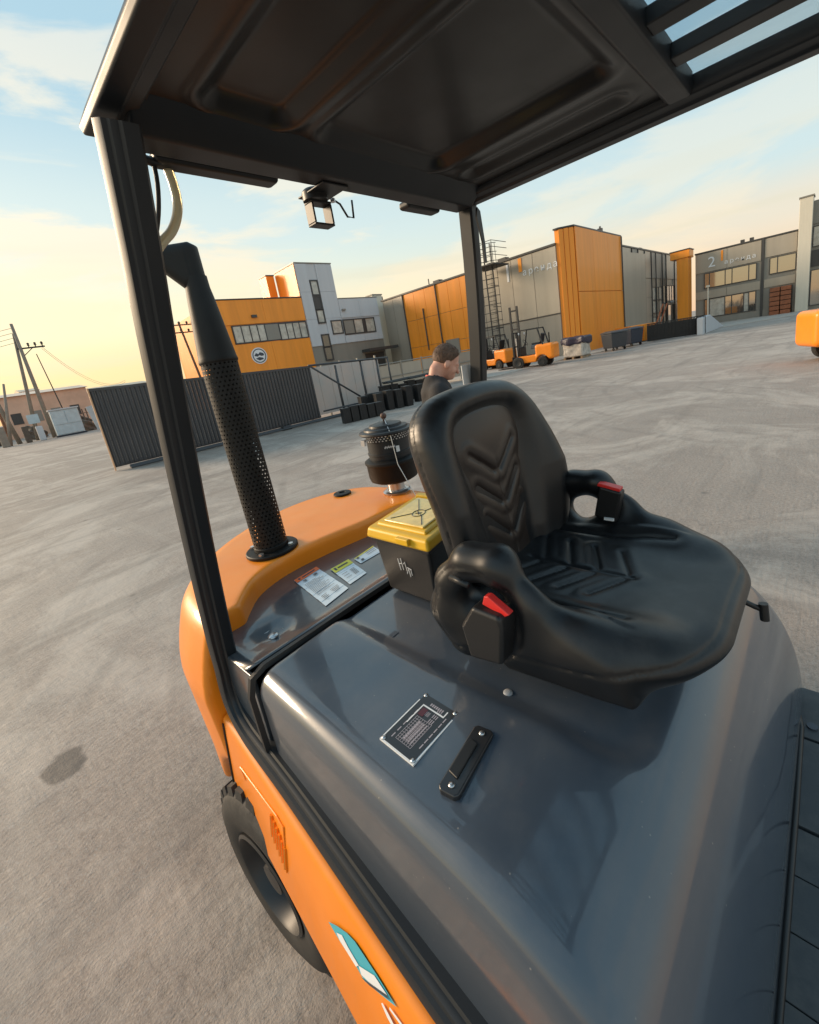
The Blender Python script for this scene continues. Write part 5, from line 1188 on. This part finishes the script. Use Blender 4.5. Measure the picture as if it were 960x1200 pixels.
# ---- forklifts standing in the yard
def small_forklift(label, loc, rz, group, mast=2.0, name='forklift', sc=1.0):
    t = bpy.data.objects.new(name, None); C.objects.link(t); props(t, label, 'forklift', group)
    # local: +x forwards
    def f_b(X):
        x, y, z = X; d = rbox(X, (-.75, 0, .78), (.52, .54, .42), .14); d = smin(d, rbox(X, (.05, 0, .48), (.75, .50, .20), .06), .05)
        return smax(d, -(np.sqrt((x + .62) ** 2 + (z - .28) ** 2) - .36), .03)
    nets(f_b, (-1.35, -.62, .2), (.9, .62, 1.28), .035, 'body', 'orange', t)
    def P(nm, mm, x0, x1, y0, y1, z0, z1, bv=.01): mb = MB(); mb.box(x0, x1, y0, y1, z0, z1); return mb.build(nm, mm, t, bevel=bv)
    P('hood', 'hood', -.60, .05, -.36, .36, 1.0, 1.22, .04); P('floor', 'plastic', .10, .72, -.46, .46, .66, .70)
    P('seat_cushion', 'vinyl', -.45, .05, -.24, .24, 1.20, 1.32, .05); mb = MB(Matrix.Translation((-.48, 0, 1.28)) @ Matrix.Rotation(math.radians(-12), 4, 'Y')); mb.box(-.06, .06, -.23, .23, 0, .5); mb.build('backrest', 'vinyl', t, bevel=.05)
    P('dashboard', 'plastic', .62, .80, -.40, .40, .70, 1.20, .03)
    mb = MB(); mb.tube([(.68, 0, 1.1), (.48, 0, 1.38)], .03, 8); mb.build('steering_column', 'plastic', t)
    mb = MB(Matrix.Translation((.47, 0, 1.40)) @ Matrix.Rotation(math.radians(-55), 4, 'Y')); mb.tube([(.19 * math.cos(a), .19 * math.sin(a), 0) for a in np.linspace(0, 2 * math.pi, 20)], .015, 6, cap=False); mb.build('steering_wheel', 'plastic', t)
    for s in (-1, 1):
        mb = MB(); mb.tube([(-.72, .46 * s, 1.1), (-.45, .46 * s, 2.06)], .04, 6); mb.build('guard_leg', 'guard', t)
        mb = MB(); mb.tube([(.80, .46 * s, .7), (.52, .46 * s, 2.06)], .035, 6); mb.build('guard_leg', 'guard', t)
        mb = MB(); mb.box(-.48, .56, .43 * s - .03, .43 * s + .03, 2.04, 2.10); mb.build('roof_beam', 'guard', t)
    for k in range(6): mb = MB(); mb.box(-.44 + k * .19, -.40 + k * .19, -.42, .42, 2.05, 2.09); mb.build('roof_bar', 'guard', t)
    for s in (-1, 1):
        for xx, rr in ((-.62, .27), (.78, .33)):
            mb = MB(); mb.lathe([(.5 * rr, 0), (.9 * rr, 0), (rr, .03), (rr, .17), (.9 * rr, .2), (.5 * rr, .2)], (xx, .38 * s if s > 0 else -.58, rr), n=24, axis=(0, 1, 0)); w2 = mb.build('wheel', 'rubber', t, smooth=True, angle=40)
            mb = MB(); mb.lathe([(0, 0), (.12, 0), (.52 * rr, .02), (.52 * rr, -.02), (0, -.02)], (xx, .585 * s, rr), n=20, axis=(0, s, 0)); mb.build('hub', 'rim', w2, smooth=True, angle=40)
        for yy in (.34, .24): mb = MB(); mb.box(1.02, 1.12, yy * s - .03, yy * s + .03, .08, mast if yy > .3 else mast + .02); mb.build('mast_rail', 'guard', t)
        mb = MB(); mb.box(1.18, 1.24, .22 * s - .06, .22 * s + .06, .08, .62); mb.box(1.18, 2.2, .22 * s - .06, .22 * s + .06, .05, .09); mb.build('fork', 'plastic', t)
        mb = MB(); mb.tube([(1.07, .12 * s, .3), (1.07, .12 * s, mast * .85)], .03, 8); mb.build('lift_cylinder', 'chrome', t)
        mb = MB(); mb.lathe([(0, 0), (.06, 0), (.07, .04), (0, .04)], (.62, .40 * s, 1.9), n=12, axis=(1, 0, 0)); mb.build('headlight', 'white', t)
    for z_ in (.35, mast * .6, mast - .05): mb = MB(); mb.box(1.03, 1.11, -.36, .36, z_, z_ + .08); mb.build('mast_crossbar', 'guard', t)
    for z_ in (.25, .60): mb = MB(); mb.box(1.14, 1.18, -.42, .42, z_, z_ + .09); mb.build('carriage_bar', 'guard', t)
    mb = MB(); mb.tube([(-.80, -.32, 1.15), (-.80, -.32, 1.75)], .035, 8); mb.build('exhaust', 'stack', t)
    t.location = loc; t.rotation_euler = (0, 0, rz); t.scale = (sc, sc, sc)
    return t
p1_ = small_forklift('small orange forklift parked side on before the warehouse with its mast to the left', (22.6, 12.35, 0), math.radians(97), 'forklifts parked at the warehouse')
p2_ = copy_tree(p1_); p2_.location = (24.2, 15.9, 0); p2_.rotation_euler = (0, 0, math.radians(80)); p2_['label'] = 'orange forklift mostly hidden behind the rear leg, left of the small parked one'; p2_['group'] = 'forklifts parked at the warehouse'
p3_ = small_forklift('orange forklift standing upper right in the yard, cut by the picture edge', (14.55, -.62, 0), math.radians(-66), None, name='forklift')
# loose mast section standing between them
MS = thing('mast_section', 'tall bare steel mast section standing upright behind the small parked forklift', 'mast', (24.6, 14.6, 0))
for y_ in (14.35, 14.85): mb = MB(); mb.box(24.55, 24.65, y_ - .05, y_ + .05, 0, 3.6); mb.build('mast_rail', 'wire', MS)
for z_ in (.4, 1.3, 2.2, 3.3): mb = MB(); mb.box(24.56, 24.64, 14.35, 14.85, z_, z_ + .1); mb.build('crossbar', 'wire', MS)

# ---- wrapped pallet load and wheeled bins
PL = thing('wrapped_pallet', 'pale shrink wrapped pallet load under a dark purple sheet', 'pallet load', (25.6, 11.2, 0))
def f_wr(X): return rbox(X, (25.6, 11.2, .62), (.62, .60, .50), .10) + .022 * np.sin(X[0] * 9 + 1.3 * np.sin(X[2] * 7)) * np.cos(X[1] * 8 + X[2] * 6)
nets(f_wr, (24.9, 10.5, .1), (26.3, 11.9, 1.2), .05, 'wrapping', 'wrap', PL)
def f_tp(X): return smax(rbox(X, (25.6, 11.2, 1.02), (.72, .72, .22), .10) + .05 * np.sin(X[0] * 6) * np.cos(X[1] * 7 + 2 * X[2]), -(X[2] - .82 - .10 * np.sin(X[0] * 4 + X[1] * 5)), .04)
nets(f_tp, (24.7, 10.3, .6), (26.5, 12.1, 1.4), .05, 'cover_sheet', 'purple', PL)
for k in range(3): mb = MB(); mb.box(24.98, 26.22, 10.62 + k * .52, 10.74 + k * .52, .0, .12); mb.build('pallet_runner', 'pallet', PL)
def bin_(label, x, y, rz, m_):
    t = thing('wheeled_bin', label, 'bin', (0, 0, 0), 'wheeled bins by the orange block')
    mb = MB(); vs = [(-.52, -.42, .18), (.52, -.42, .18), (.52, .42, .18), (-.52, .42, .18), (-.62, -.50, 1.05), (.62, -.50, 1.05), (.62, .50, 1.05), (-.62, .50, 1.05)]
    mb.add(vs, [(0, 3, 2, 1), (4, 5, 6, 7), (0, 1, 5, 4), (1, 2, 6, 5), (2, 3, 7, 6), (3, 0, 4, 7)]); mb.build('bin_body', m_, t, bevel=.04)
    mb = MB(); mb.prism([(-.52, 1.06), (.52, 1.06), (.50, 1.14), (0, 1.22), (-.50, 1.14)], -.64, .64, 'x'); mb.build('lid', m_, t, bevel=.02)
    for a in (-.42, .42):
        for b in (-.34, .34): mb = MB(); mb.lathe([(0, 0), (.09, 0), (.09, .05), (0, .05)], (a, b, .09), n=12, axis=(1, 0, 0)); mb.build('wheel', 'plastic', t)
    t.location = (x, y, 0); t.rotation_euler = (0, 0, rz); return t
bin_('grey wheeled waste bin at the foot of the orange corner block', 28.7, 10.1, math.radians(-30), 'bin')
bin_('blue black wheeled bin just right of the grey one', 31.2, 9.9, math.radians(-20), 'blue')
# orange skip with a leaning ramp, black mesh fence, white ramp wall
OC = thing('orange_container', 'low orange skip between the bins and the black slatted fence', 'container', (34.6, 10.6, 0))
fo = frame((33.2, 10.55), (.9, -.42)); fbox(OC, 'side', fo, 0, 2.5, .1, 1.25, -1.4, 0, 'borange', .02)
for k in range(5): fbox(OC, 'rib', fo, .1 + k * .55, .2 + k * .55, .1, 1.2, .001, .06, 'borange')
mb = MB(fo); mb.tube([(1.3, .5, .05), (2.6, .5, 2.4)], .05, 6); mb.tube([(1.7, .5, .05), (3.0, .5, 2.4)], .05, 6); mb.build('leaning_rail', 'brick', OC)
BF = thing('black_fence', 'black slatted fence panel row leading to the white ramp wall', 'fence', (35, 8.5, 0))
fb_ = frame((33.6, 9.6), (.35, -.94)); nb = 42
for k in range(nb): s_ = k * 3.5 / nb; mb = MB(fb_); mb.box(s_, s_ + .055, 0, .03, .05, 1.20); mb.build('slat', 'crate', BF)
for z_ in (.15, .65, 1.18): mb = MB(fb_); mb.box(0, 3.5, -.06, -.005, z_, z_ + .05); mb.build('rail', 'crate', BF)
fbox(BF, 'backing', fb_, 0, 3.5, .05, 1.1, -.12, -.07, 'crate')
RW = thing('ramp_wall', 'white concrete ramp cheek wall sloping down to the right', 'ramp', (36, 6.3, 0))
fw_ = frame((34.1, 6.35), (1, .03)); mb = MB(fw_); mb.prism([(0, 0), (0, 1.08), (2.8, 1.16), (9.0, .06), (9.0, 0)], -.35, 0, 'y'); mb.build('cheek', 'bwhite', RW, bevel=.03)
LC = thing('lamp_column', 'thin pale lamp column rising from the white ramp wall', 'lamp post', (37, 5.9, 0)); mb = MB(); mb.tube([(37.0, 6.6, 0), (37.0, 6.6, 3.0)], .04, 8); mb.build('post', 'bwarm', LC)
mb = MB(); mb.box(36.9, 37.1, 6.5, 6.7, 3.0, 3.12); mb.build('lamp_head', 'bwarm', LC)

# ---- concrete apron along the buildings
def slab(pts, z, name, m_='kerb'):
    mb = MB(); mb.prism(pts, .0, z, 'z'); return props(mb.build(name, m_), kind='structure')
slab([(18.6, 12.6), (26.8, 11.95), (28.0, 11.2), (41.2, 6.9), (46.2, 1.6), (70, -30), (90, -30), (70, 14), (29.3, 14), (28.9, 33), (19.5, 33)], .035, 'pavement')

# ---- poles, cabinet and far buildings on the left
def pole(label, base, top, arms=(), r=.16, m_='conc', thick2=None):
    t = thing('utility_pole', label, 'utility pole', base, 'utility poles at the left edge'); b = Vector(base); tp = Vector(top)
    mb = MB(); mb.tube([b, b.lerp(tp, .5), tp], [r, r * .8, r * .6], 8); mb.build('shaft', m_, t, smooth=True)
    for z_, l_, sgn in arms:
        p = b.lerp(tp, z_ / tp.z); d = Vector((1, -.35, 0)).normalized() * sgn; q = p + d * l_
        mb = MB(); mb.tube([p - d * .2, q], .06, 6); mb.build('crossarm', 'wire', t)
        mb = MB(); mb.tube([p + Vector((0, 0, -.6)), p + d * l_ * .5], .03, 6); mb.build('brace', 'wire', t)
        for k in range(3):
            c_ = p + d * (l_ * (.35 + .28 * k)); mb = MB(); mb.lathe([(0, 0), (.035, 0), (.035, .14), (.10, .18), (.05, .24), (.10, .30), (.04, .38), (0, .38)], c_, n=10); mb.build('insulator', 'wire', t, smooth=True)
    return t
pole('tallest concrete pole with a right hand crossarm, beside the pale blue cabinet', (4.75, 46.0, 0), (4.70, 46.0, 8.9), [(7.05, 1.5, 1)])
pole('concrete pole leaning beside the tallest one, small switchgear at its top', (3.75, 46.6, 0), (4.65, 46.2, 8.2), [], .15)
pole('leftmost concrete pole with a crossarm half way up', (2.6, 46.0, 0), (1.8, 46.0, 7.2), [(6.2, 1.4, 1), (6.7, .7, 1)])
pole('slim strut pole propping the leftmost pole', (2.0, 45.0, 0), (3.0, 46.2, 4.6), [], .12)
MT = thing('slim_mast', 'thin dark mast with a stay standing behind the cabinet', 'mast', (5.7, 46.4, 0)); mb = MB(); mb.tube([(6.1, 46.5, 0), (5.55, 46.3, 6.6)], [.05, .03], 6); mb.build('shaft', 'wire', MT)
wires = thing('overhead_wires', 'thin overhead wires sagging from the leftmost poles out to the left', 'wires', (0, 46, 7))
for k in range(4):
    z_ = 8.6 - k * .35; mb = MB(); mb.tube([(4.7 - 30 * t_, 46 + 6 * t_, z_ - 1.8 * 4 * t_ * (1 - t_)) for t_ in np.linspace(0, 1, 12)], .014, 4, cap=False); mb.build('wire', 'wire', wires)
for k in range(2):
    mb = MB(); mb.tube([(5.9 + 9 * t_, 45.6 + 18 * t_, 7.1 - k * .2 - 2.6 * t_ - 1.5 * 4 * t_ * (1 - t_)) for t_ in np.linspace(0, 1, 12)], .014, 4, cap=False); mb.build('wire', 'wire', wires)
fp = thing('utility_pole', 'dark pole with insulators in front of the lit side of the orange building', 'utility pole', (14.2, 39.5, 0))
mb = MB(); mb.tube([(14.9, 39.2, 0), (14.25, 39.6, 7.4)], [.12, .08], 8); mb.build('shaft', 'wood', fp)
for z_ in (6.6, 7.2):
    mb = MB(); mb.tube([(13.6, 39.7, z_), (15.1, 39.5, z_)], .05, 6); mb.build('crossarm', 'wire', fp)
    for k in range(3): mb = MB(); mb.lathe([(0, 0), (.09, .05), (.09, .2), (0, .25)], (13.7 + k * .6, 39.65, z_ + .05), n=8); mb.build('insulator', 'wire', fp)
CB = thing('steel_cabinet', 'pale blue sheet steel cabinet standing beside the tallest pole', 'cabinet', (5.3, 44.2, 0)); fc = frame((4.75, 44.0), (.99, -.05))
fbox(CB, 'body', fc, 0, 1.75, .12, 2.05, -1.2, 0, 'cab', .02); fbox(CB, 'roof', fc, -.08, 1.83, 2.055, 2.15, -1.3, .10, 'bwhite', .02)
fbox(CB, 'door', fc, .06, .85, .95, 1.95, .001, .04, 'cab', .01); fbox(CB, 'door', fc, .90, 1.69, .95, 1.95, .001, .04, 'cab', .01); fbox(CB, 'lower_panel', fc, .06, 1.69, .18, .88, .001, .03, 'cab', .01); fbox(CB, 'base_sill', fc, -.1, 1.85, 0, .11, -1.3, .1, 'blue')
SB = thing('sign_board', 'small pale notice board on a post between the poles', 'sign', (3.7, 45.2, 0)); mb = MB(); mb.box(3.45, 4.15, 45.1, 45.14, 1.35, 2.05); mb.build('board', 'cab', SB); mb = MB(); mb.tube([(3.8, 45.2, 0), (3.8, 45.2, 2.0)], .04, 6); mb.build('post', 'conc', SB)
for i, (x, y, h_, w_, lb) in enumerate(((3.9, 44.7, 1.1, .4, 'white concrete bollard below the notice board'), (3.1, 45.0, 1.25, .35, 'brown stub post left of the notice board'), (1.75, 44.4, 1.5, .45, 'pale concrete stub at the far left edge'))):
    t = thing('stub_post', lb, 'post', (x, y, 0)); mb = MB(); mb.prism([(x - w_ / 2, y - .2), (x + w_ / 2, y - .2), (x + w_ / 2, y + .2), (x - w_ / 2, y + .2)], 0, h_, 'z'); mb.build('shaft', ('bwhite', 'wood', 'conc')[i], t, bevel=.04)
for i, (x, w_, h_, y, m_, lb) in enumerate(((-8, 10, 4.6, 62, 'far', 'long pinkish shed furthest left on the horizon'), (3.0, 7.2, 4.2, 60, 'far', 'pinkish shed behind the poles on the horizon'), (8.4, 3.2, 3.7, 66, 'far', 'low pink shed between the cabinet and the gate'), (5.8, 1.5, 5.0, 70, 'far2', 'pale silo block with pipes behind the cabinet'), (11.5, 9, 4.3, 75, 'far2', 'pale low building just above the dark gate'), (-30, 18, 5.2, 80, 'far2', 'long pale building outside the left picture edge'))):
    t = thing('shed', lb, 'building', (x + w_ / 2, y, 0)); mb = MB(); mb.box(x, x + w_, y, y + 8, 0, h_); mb.build('wall', m_, t)
    mb = MB(); mb.prism([(y - .3, h_ + .003), (y + 8.3, h_ + .003), (y + 4, h_ + .45)], x - .2, x + w_ + .2, 'x'); mb.build('roof', 'far2' if m_ == 'far' else 'bgrey', t)
    for k in range(int(w_ / 1.6)): mb = MB(); mb.box(x + .5 + k * 1.6, x + 1.3 + k * 1.6, y - .04, y - .001, 1.4, 2.5); mb.build('window', 'bgrey2' if k % 3 else 'bdark', t)
for i, (x, y, w_, h_, lb) in enumerate(((1.0, 49.5, 2.2, .9, 'dark rusty heap behind the leftmost poles'), (4.0, 50.0, 1.2, 1.2, 'dark rusty heap left of the cabinet'), (6.9, 46.5, 1.5, 1.0, 'dark rusty heap right of the cabinet'), (8.0, 58.0, 2.6, 1.3, 'rust heap far behind near the gate edge'))):
    def f_h(X, x=x, y=y, w_=w_, h_=h_): return ell(X, (x, y, 0), (w_ * .6, .9, h_)) + .12 * np.sin(X[0] * 5) * np.cos(X[1] * 4 + X[2] * 6) + .07 * np.sin(X[2] * 13 + X[0] * 9)
    hp = nets(f_h, (x - w_, y - 1.4, 0.0), (x + w_, y + 1.4, h_ * 1.3), .12, 'scrap_heap', 'wood'); props(hp, lb, 'scrap heap')
YF = thing('yard_fence', 'low orange and brown post fence on the horizon right of the cabinet', 'fence', (9, 52, 0))
for k in range(9): mb = MB(); mb.tube([(7.4 + k * .35, 52 + k * .4, 0), (7.4 + k * .35, 52 + k * .4, 1.9)], .05, 6); mb.build('post', 'borange' if k == 4 else 'wood', YF)
for z_ in (.6, 1.5): mb = MB(); mb.tube([(7.4, 52, z_), (10.2, 55.2, z_)], .03, 5); mb.build('rail', 'wood', YF)
BX = thing('leaning_board', 'narrow pale blue board leaning at the left end of the dark gate', 'board', (8.2, 47, 0)); mb = MB(Matrix.Translation((7.6, 44.5, 0)) @ Matrix.Rotation(math.radians(-8), 4, 'Y')); mb.box(-.2, .25, -.05, .05, 0, 2.0); mb.build('board', 'cab', BX)

# ---- the man behind the truck
PM = thing('person', 'man in a black t-shirt with a red lanyard looking down behind the seat', 'person', (2.40, 2.10, 0))
fx = Vector((.80, -.60, 0)).normalized(); lx_ = Vector((-fx.y, fx.x, 0))      # faces fx; lx_ is his left
PT = Matrix(((fx.x, lx_.x, 0, 2.40), (fx.y, lx_.y, 0, 2.12), (0, 0, 1, 0), (0, 0, 0, 1)))
PI_ = np.array(PT.inverted())
def loc(X): 
    x, y, z = X; return [PI_[0, 0] * x + PI_[0, 1] * y + PI_[0, 3], PI_[1, 0] * x + PI_[1, 1] * y + PI_[1, 3], z]
HT = math.radians(30)
def hloc(L_):      # head frame, tilted forward about the neck
    x, y, z = L_[0] - .040, L_[1], L_[2] - 1.485; return [x * math.cos(HT) - z * math.sin(HT), y, x * math.sin(HT) + z * math.cos(HT)]
def f_skin(X):
    L_ = loc(X); H = hloc(L_)
    hd = ell(H, (-.005, 0, .125), (.092, .073, .095)); hd = smin(hd, ell(H, (.030, 0, .060), (.062, .056, .072)), .03)
    hd = smin(hd, caps(H, (.055, 0, .015), (.075, 0, .020), .028, .022), .02)        # chin
    hd = smin(hd, caps(H, (.092, 0, .098), (.112, 0, .068), .009, .013), .010)       # nose
    hd = smin(hd, ell(H, (.080, 0, .112), (.022, .050, .012)), .012)                 # brow
    for s in (-1, 1):
        hd = smax(hd, -ell(H, (.094, .030 * s, .098), (.014, .018, .010)), .010); hd = smin(hd, ell(H, (.082, .031 * s, .098), (.013, .014, .010)), .004)
        hd = smin(hd, ell(H, (.000, .075 * s, .085), (.020, .010, .032)), .008)
        hd = smin(hd, ell(H, (.060, .036 * s, .065), (.026, .020, .022)), .015)
    hd = smin(hd, ell(H, (.091, 0, .042), (.010, .024, .006)), .006); hd = smin(hd, ell(H, (.090, 0, .030), (.010, .020, .006)), .006)
    hd = smax(hd, -ell(H, (.101, 0, .036), (.010, .022, .0025)), .003)
    nk = caps(L_, (-.025, 0, 1.40), (.012, 0, 1.53), .056, .050); hd = smin(hd, nk, .03)
    d = hd
    for s in (-1, 1):
        d = smin(d, caps(L_, (.02, .245 * s, 1.12), (.06, .265 * s, 1.07), .043, .040), .02)
        d = smin(d, caps(L_, (.06, .265 * s, 1.07), (.29, .14 * s, 1.14), .040, .027), .02)
        palm = ell(L_, (.335, .115 * s, 1.150), (.050, .040, .020)); d = smin(d, palm, .018)
        for k, (ln, dy) in enumerate(((.066, -.030), (.076, -.010), (.070, .010), (.054, .030))):
            b0 = (.370, .105 * s + dy, 1.150); m0 = (.370 + ln * .55, .105 * s + dy * 1.1, 1.148); e0 = (.370 + ln * .85, .105 * s + dy * 1.1, 1.120)
            d = smin(d, caps(L_, b0, m0, .0095, .0088), .004); d = smin(d, caps(L_, m0, e0, .0088, .0072), .003)
        d = smin(d, caps(L_, (.320, (.115 - .030) * s, 1.150), (.362, (.115 - .062) * s, 1.165), .011, .009), .006)
    return d
nets(f_skin, (2.05, 1.60, 1.02), (3.0, 2.55, 1.78), .009, 'body', 'skin', PM)
def f_hair(X):
    L_ = loc(X); H = hloc(L_)
    h_ = ell(H, (-.012, 0, .136), (.099, .080, .097)) + .0016 * np.sin(H[0] * 90 + 3 * np.sin(H[1] * 240)) * np.sin(H[1] * 260 + H[2] * 60)
    face = (H[0] - .058) + (H[2] - .165) * -.75; h_ = smax(h_, face, .012); h_ = smax(h_, (.075 - H[2]) + np.clip(H[0] + .02, 0, 1) * .9, .012)
    return h_
hr_o = nets(f_hair, (2.22, 1.92, 1.50), (2.66, 2.32, 1.78), .006, 'hair', 'hair', PM)
mb = MB(); rr_ = random.Random(4)
for k in range(1500):
    a = rr_.uniform(0, 2 * math.pi); e = math.asin(rr_.uniform(-.15, 1)); dx_, dy_, dz_ = math.cos(e) * math.cos(a), math.cos(e) * math.sin(a), math.sin(e)
    hx, hy, hz_ = -.012 + .097 * dx_, .079 * dy_, .136 + .095 * dz_
    if hx > .058 + (hz_ - .165) * .75 - .004 or hz_ < .080 + max(hx + .02, 0) * .9: continue
    tg = Vector((.5 if dz_ > .75 else -.15, .25 * dy_, -1 + dz_)); nn_ = Vector((dx_, dy_, dz_)); tg = (tg - nn_ * tg.dot(nn_) + Vector((rr_.gauss(0, .35), rr_.gauss(0, .35), rr_.gauss(0, .2)))).normalized()
    p0 = Vector((hx, hy, hz_)); ln = rr_.uniform(.012, .026); p1s = p0 + nn_ * .004 + tg * ln * .5; p2s = p0 + nn_ * .005 + tg * ln; sd_ = tg.cross(nn_) * .0011
    def back(p): x_, z_ = p.x, p.z; return PT @ Vector((x_ * math.cos(HT) + z_ * math.sin(HT) + .040, p.y, -x_ * math.sin(HT) + z_ * math.cos(HT) + 1.485))
    mb.add([back(p0 - sd_), back(p0 + sd_), back(p1s + sd_), back(p1s - sd_), back(p2s)], [(0, 1, 2, 3), (3, 2, 4)])
mb.build('hair_strands', 'hair', hr_o, kind='stuff')
def f_shirt(X):
    L_ = loc(X); x, y, z = L_
    t = ell(L_, (.0, 0, 1.20), (.125, .190, .30)); t = smin(t, rbox(L_, (0, 0, 1.08), (.105, .165, .24), .10), .08)
    t = smin(t, caps(L_, (-.02, -.15, 1.375), (-.02, .15, 1.375), .068, .068), .06); t = smin(t, caps(L_, (-.02, 0, 1.38), (-.01, 0, 1.455), .085, .068), .05)
    for s in (-1, 1): t = smin(t, caps(L_, (-.02, .185 * s, 1.355), (.02, .245 * s, 1.15), .070, .062), .035)
    t = t + .004 * np.sin(z * 38 + y * 30) * np.sin(x * 25 + z * 15)
    for s in (-1, 1): t = smax(t, -(caps(L_, (.02, .250 * s, 1.10), (.06, .265 * s, 1.05), .052)), .01)
    t = smax(t, -ell(L_, (.015, 0, 1.492), (.072, .066, .045)), .010)
    return smax(t, .86 - z, .01)
nets(f_shirt, (1.95, 1.65, .84), (2.85, 2.60, 1.50), .0125, 'shirt', 'shirt', PM)
def f_leg(X):
    L_ = loc(X); t = ell(L_, (-.01, 0, .90), (.12, .17, .12))
    for s in (-1, 1): t = smin(t, smin(caps(L_, (0, .09 * s, .86), (.02, .10 * s, .48), .088, .062), caps(L_, (.02, .10 * s, .48), (-.02, .11 * s, .09), .062, .055), .03), .03)
    return smax(t, .07 - L_[2], .01)
nets(f_leg, (2.0, 1.7, .05), (2.8, 2.55, 1.04), .02, 'trousers', 'jeans', PM)
for s in (-1, 1):
    mb = MB(PT); mb.tube([(-.07, .11 * s, .05), (.06, .11 * s, .05), (.16, .115 * s, .035)], [.045, .048, .033], 12); mb.build('shoe', 'plastic', PM, smooth=True)
mb = MB(PT); mb.tube([(-.085, 0, 1.462), (-.06, .07, 1.452), (.01, .105, 1.430), (.09, .075, 1.36), (.125, .02, 1.25), (.125, -.02, 1.25), (.09, -.075, 1.36), (.01, -.105, 1.430), (-.06, -.07, 1.452), (-.085, 0, 1.462)], .0085, 8); mb.build('lanyard', 'lany', PM, smooth=True)
mb = MB(PT); mb.tube([(-.004 + .062 * math.cos(a), .060 * math.sin(a), 1.478 - .022 * math.cos(a)) for a in np.linspace(0, 2 * math.pi, 25)], .0085, 8, cap=False); mb.build('red_collar', 'lany', PM, smooth=True)
mb = MB(PT); mb.box(.33, .345, -.04, .04, 1.13, 1.28); mb.build('phone', 'plastic', PM, bevel=.006)
